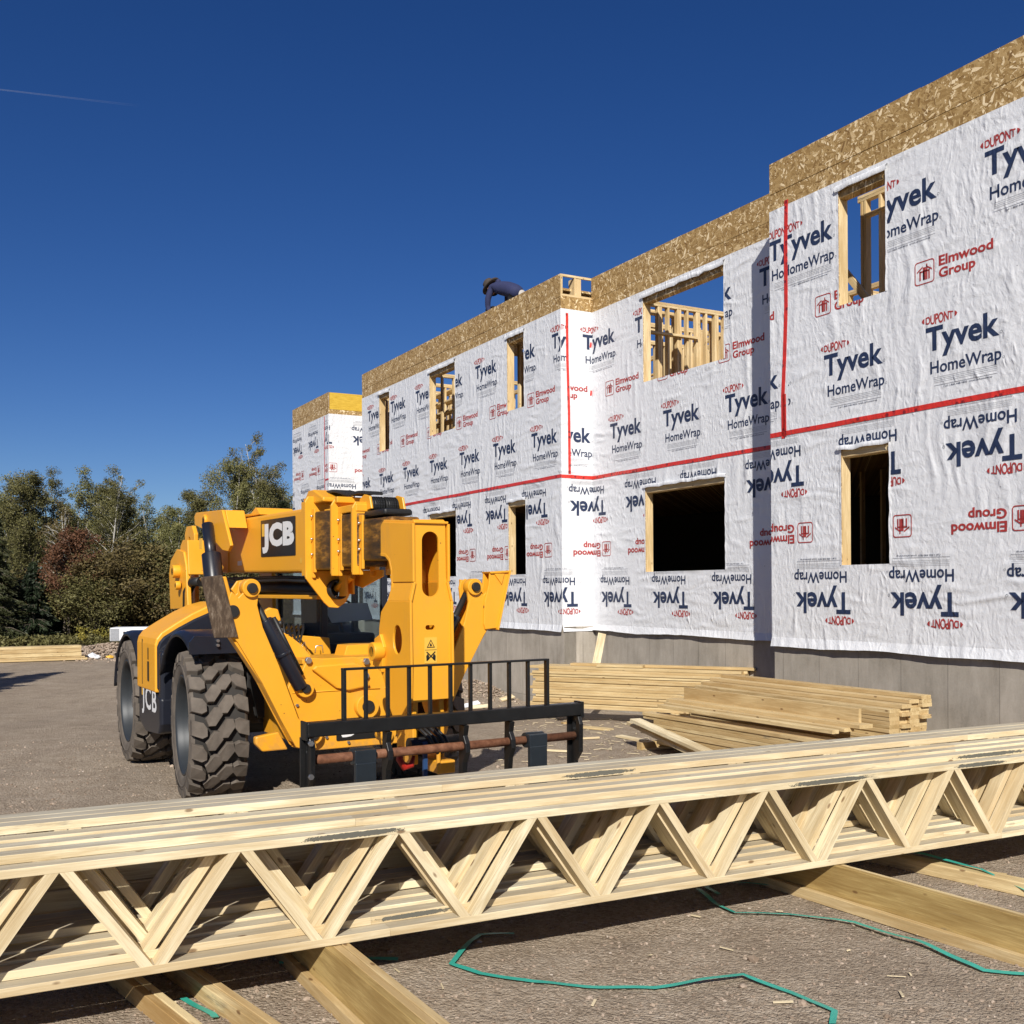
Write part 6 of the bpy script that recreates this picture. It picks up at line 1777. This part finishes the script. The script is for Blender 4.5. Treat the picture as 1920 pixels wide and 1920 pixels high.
cg = MB(); cg.box((CXx-.047, yc-.868, 1.352), (CXx-.0, yc+.868, 1.368)); mbuild(cg, 'backrest_rail', M_BLK, None, .003)
for y, z in ((yc-1.14, .87), (yc-1.14, .64)):
    m = MB(); m.cyl((CXx+.07, y, z), (CXx+.095, y, z), .02, 6); mbuild(m, 'carriage_bolt', M_STEEL, None, None)

# ------------------------------------------------------------------ the person kneeling on the roof edge
def skin_body(name, nodes, edges, mat, parent, sub=2):
    me = bpy.data.meshes.new(name)
    me.from_pydata([n[0] for n in nodes], edges, []); me.update()
    o = bpy.data.objects.new(name, me); COL.objects.link(o); o.parent = parent
    me.materials.append(mat)
    md = o.modifiers.new('skin', 'SKIN')
    sd = me.skin_vertices[0].data if me.skin_vertices else None
    if sd is None:
        bpy.context.view_layer.objects.active = o
        bm = bmesh.new(); bm.from_mesh(me); bm.verts.layers.skin.verify(); bm.to_mesh(me); bm.free(); sd = me.skin_vertices[0].data
    for i, n in enumerate(nodes):
        r = n[1]; sd[i].radius = r if hasattr(r, '__len__') else (r, r)
        sd[i].use_root = (i == 0)
    md.use_smooth_shade = True
    s = o.modifiers.new('sub', 'SUBSURF'); s.levels = sub; s.render_levels = sub
    return o
M_HOOD = simple('navy_blue_sweatshirt', (.022, .028, .085), .85, 0, .3, 14, .25)
M_SKIN = simple('tanned_skin', (.23, .12, .075), .55, 0, .1, 10)
M_HAT = simple('brown_felt_hat', (.055, .042, .034), .9, 0, .3, 20, .2)
M_JEANS = simple('dark_work_trousers', (.02, .022, .028), .85, 0, .3, 16, .2)
M_SHIRT = simple('pale_shirt_tail', (.45, .42, .38), .8, 0, .1, 10)
per = empty('person', FW_(-17.42, BA+.22, 6.98), FA, 'person in navy sweatshirt and brown brimmed hat kneeling bent forward on the roof edge', 'person')
# local x points right along the wall; the head is towards -x
hip = (.36, .02, .42)
torso = [(hip, (.17, .15)), ((.12, .02, .54), (.18, .155)), ((-.16, .02, .655), (.20, .16)), ((-.38, .02, .73), (.18, .13)), ((-.52, .02, .78), (.075, .07)), ((-.62, .02, .79), (.065, .065))]
arms = [((-.40, -.17, .70), .075), ((-.46, -.22, .50), .062), ((-.50, -.20, .36), .055), ((-.47, -.17, .235), .045),
        ((-.42, .20, .68), .075), ((-.52, .24, .48), .060), ((-.62, .16, .30), .052), ((-.60, .08, .215), .043)]
nodes = torso + arms
edges = [(0, 1), (1, 2), (2, 3), (3, 4), (4, 5), (3, 6), (6, 7), (7, 8), (8, 9), (3, 10), (10, 11), (11, 12), (12, 13)]
skin_body('body', nodes, edges, M_HOOD, per)
legs = [(hip, (.165, .15)), ((.30, -.12, .22), .10), ((.16, -.14, .055), .075), ((.42, -.15, .05), .062), ((.62, -.15, .045), .05), ((.30, .16, .22), .10), ((.14, .18, .055), .075), ((.42, .18, .05), .062), ((.62, .18, .045), .05)]
skin_body('trousers', legs, [(0, 1), (1, 2), (2, 3), (3, 4), (0, 5), (5, 6), (6, 7), (7, 8)], M_JEANS, per)
skin_body('shirt_tail', [((.50, .02, .36), (.08, .13)), ((.44, .02, .36), (.12, .14))], [(0, 1)], M_SHIRT, per)
m = MB()
for y in (-.15, .18): m.box((.60, y-.045, .0), (.70, y+.045, .17)); m.box((.62, y-.04, .0), (.70, y+.04, .10))
mbuild(m, 'boots', M_DARK, per, .02)
# head: bowed, face down and forward
hd = bpy.data.objects.new('head', None); 
hm = MB(); bmh = bmesh.new(); bmesh.ops.create_uvsphere(bmh, u_segments=20, v_segments=14, radius=1)
HV = []
for v in bmh.verts:
    x, y, z = v.co
    px_, py_, pz_ = x*.095, y*.075, z*.115
    if z < -.2: px_ -= .012*(-z-.2); py_ *= 1-.25*(-z-.2)
    if x < -.75 and -.25 < z < .2: px_ -= .014*(1-abs(y)*3 if abs(y) < .33 else 0)
    HV.append((px_, py_, pz_))
hm.add(HV, [[v.index for v in f.verts] for f in bmh.faces], 0, True); bmh.free()
hm.add([(-.108, -.008, -.01), (-.108, .008, -.01), (-.094, .011, .028), (-.094, -.011, .028), (-.118, 0, -.016)], [(0, 4, 1), (0, 3, 4), (1, 4, 2), (2, 4, 3)], 0)
for y in (-1, 1): hm.cyl((0, y*.072, -.01), (.004, y*.088, -.005), .022, 10)
HM = Matrix.Translation((-.74, .02, .80)) @ Matrix.Rotation(math.radians(-30), 4, 'Y') @ Matrix.Scale(1.12, 4)
hdo = hm.build('head', M_SKIN, per, None, mtx=HM)
em = MB()
for y in (-.03, .03): em.cyl((-.088, y, .012), (-.095, y, .012), .009, 8)
em.box((-.099, -.024, -.062), (-.090, .024, -.056)); em.build('face_details', M_DARK, hdo)
fm = MB(); fm.lathe([(.082, -.10), (.088, -.03), (.080, .03)], 18, 0, M=Matrix.Translation((.02, 0, -.02)) @ Matrix.Rotation(PI/2, 4, 'X')); fm.build('hair', M_HAT, hdo)
ht = MB()
ht.lathe([(.180, .018), (.185, .008), (.15, -.004), (.105, .0), (.104, .06), (.094, .12), (.062, .145), (.0, .135)], 28, 0, M=Matrix.Rotation(PI/2, 4, 'X'))
hb = ht.build('hat', M_HAT, per, None, mtx=HM @ Matrix.Translation((.0, 0, .050)) @ Matrix.Rotation(math.radians(-8), 4, 'Y') @ Matrix.Rotation(math.radians(24), 4, 'X'))
# hood collar
skin_body('hood', [((-.42, .02, .83), (.06, .09)), ((-.50, .02, .85), (.055, .09)), ((-.57, .02, .83), (.035, .07))], [(0, 1), (1, 2)], M_HOOD, per)
# hands: palm and five fingers each, closed on the tool and the board edge
def hand(name, wrist, d, side_, grip=.6):
    w_ = Vector(wrist); d = Vector(d).normalized(); s_ = d.cross(Vector((0, 0, 1))).normalized()*side_; n_ = s_.cross(d)
    nodes = [(tuple(w_), (.026, .02)), (tuple(w_+d*.045), (.036, .018)), (tuple(w_+d*.085), (.038, .015))]; edges = [(0, 1), (1, 2)]
    for k, L in enumerate((.068, .078, .073, .056)):
        base = w_ + d*.085 + s_*(-.03+.02*k)
        i0 = len(nodes); nodes += [(tuple(base), .0095), (tuple(base+d*L*.45-n_*.008*0+Vector((0, 0, -.012*grip))), .009), (tuple(base+d*L*.7+Vector((0, 0, -.034*grip))), .008)]
        edges += [(2, i0), (i0, i0+1), (i0+1, i0+2)]
    b = w_ + d*.03 + s_*(-.034); i0 = len(nodes)
    nodes += [(tuple(b), .012), (tuple(b+d*.03+s_*(-.022)), .010), (tuple(b+d*.055+s_*(-.018)+Vector((0, 0, -.02))), .009)]; edges += [(1, i0), (i0, i0+1), (i0+1, i0+2)]
    return skin_body(name, nodes, edges, M_SKIN, per, 1)
hand('hand', (-.465, -.17, .225), (-.55, -.1, -.35), 1); hand('hand', (-.60, .08, .205), (-.6, -.2, -.3), -1)
tool = empty('nail_gun', FW_(-17.98, BA+.12, 7.27), FA, 'small dark nail gun lying on the roof edge in front of the kneeling person', 'nail gun')
m = MB(); m.box((-.16, -.03, .02), (.12, .03, .085)); m.box((.02, -.02, -.0), (.06, .02, .03)); m.tube([(.12, 0, .06), (.28, 0, .03), (.45, .02, .01)], .012, 8); m.box((-.2, -.02, -.0), (-.14, .02, .10)); mbuild(m, 'tool_body', M_DARK, tool, .006)
print('objects', len(bpy.data.objects))
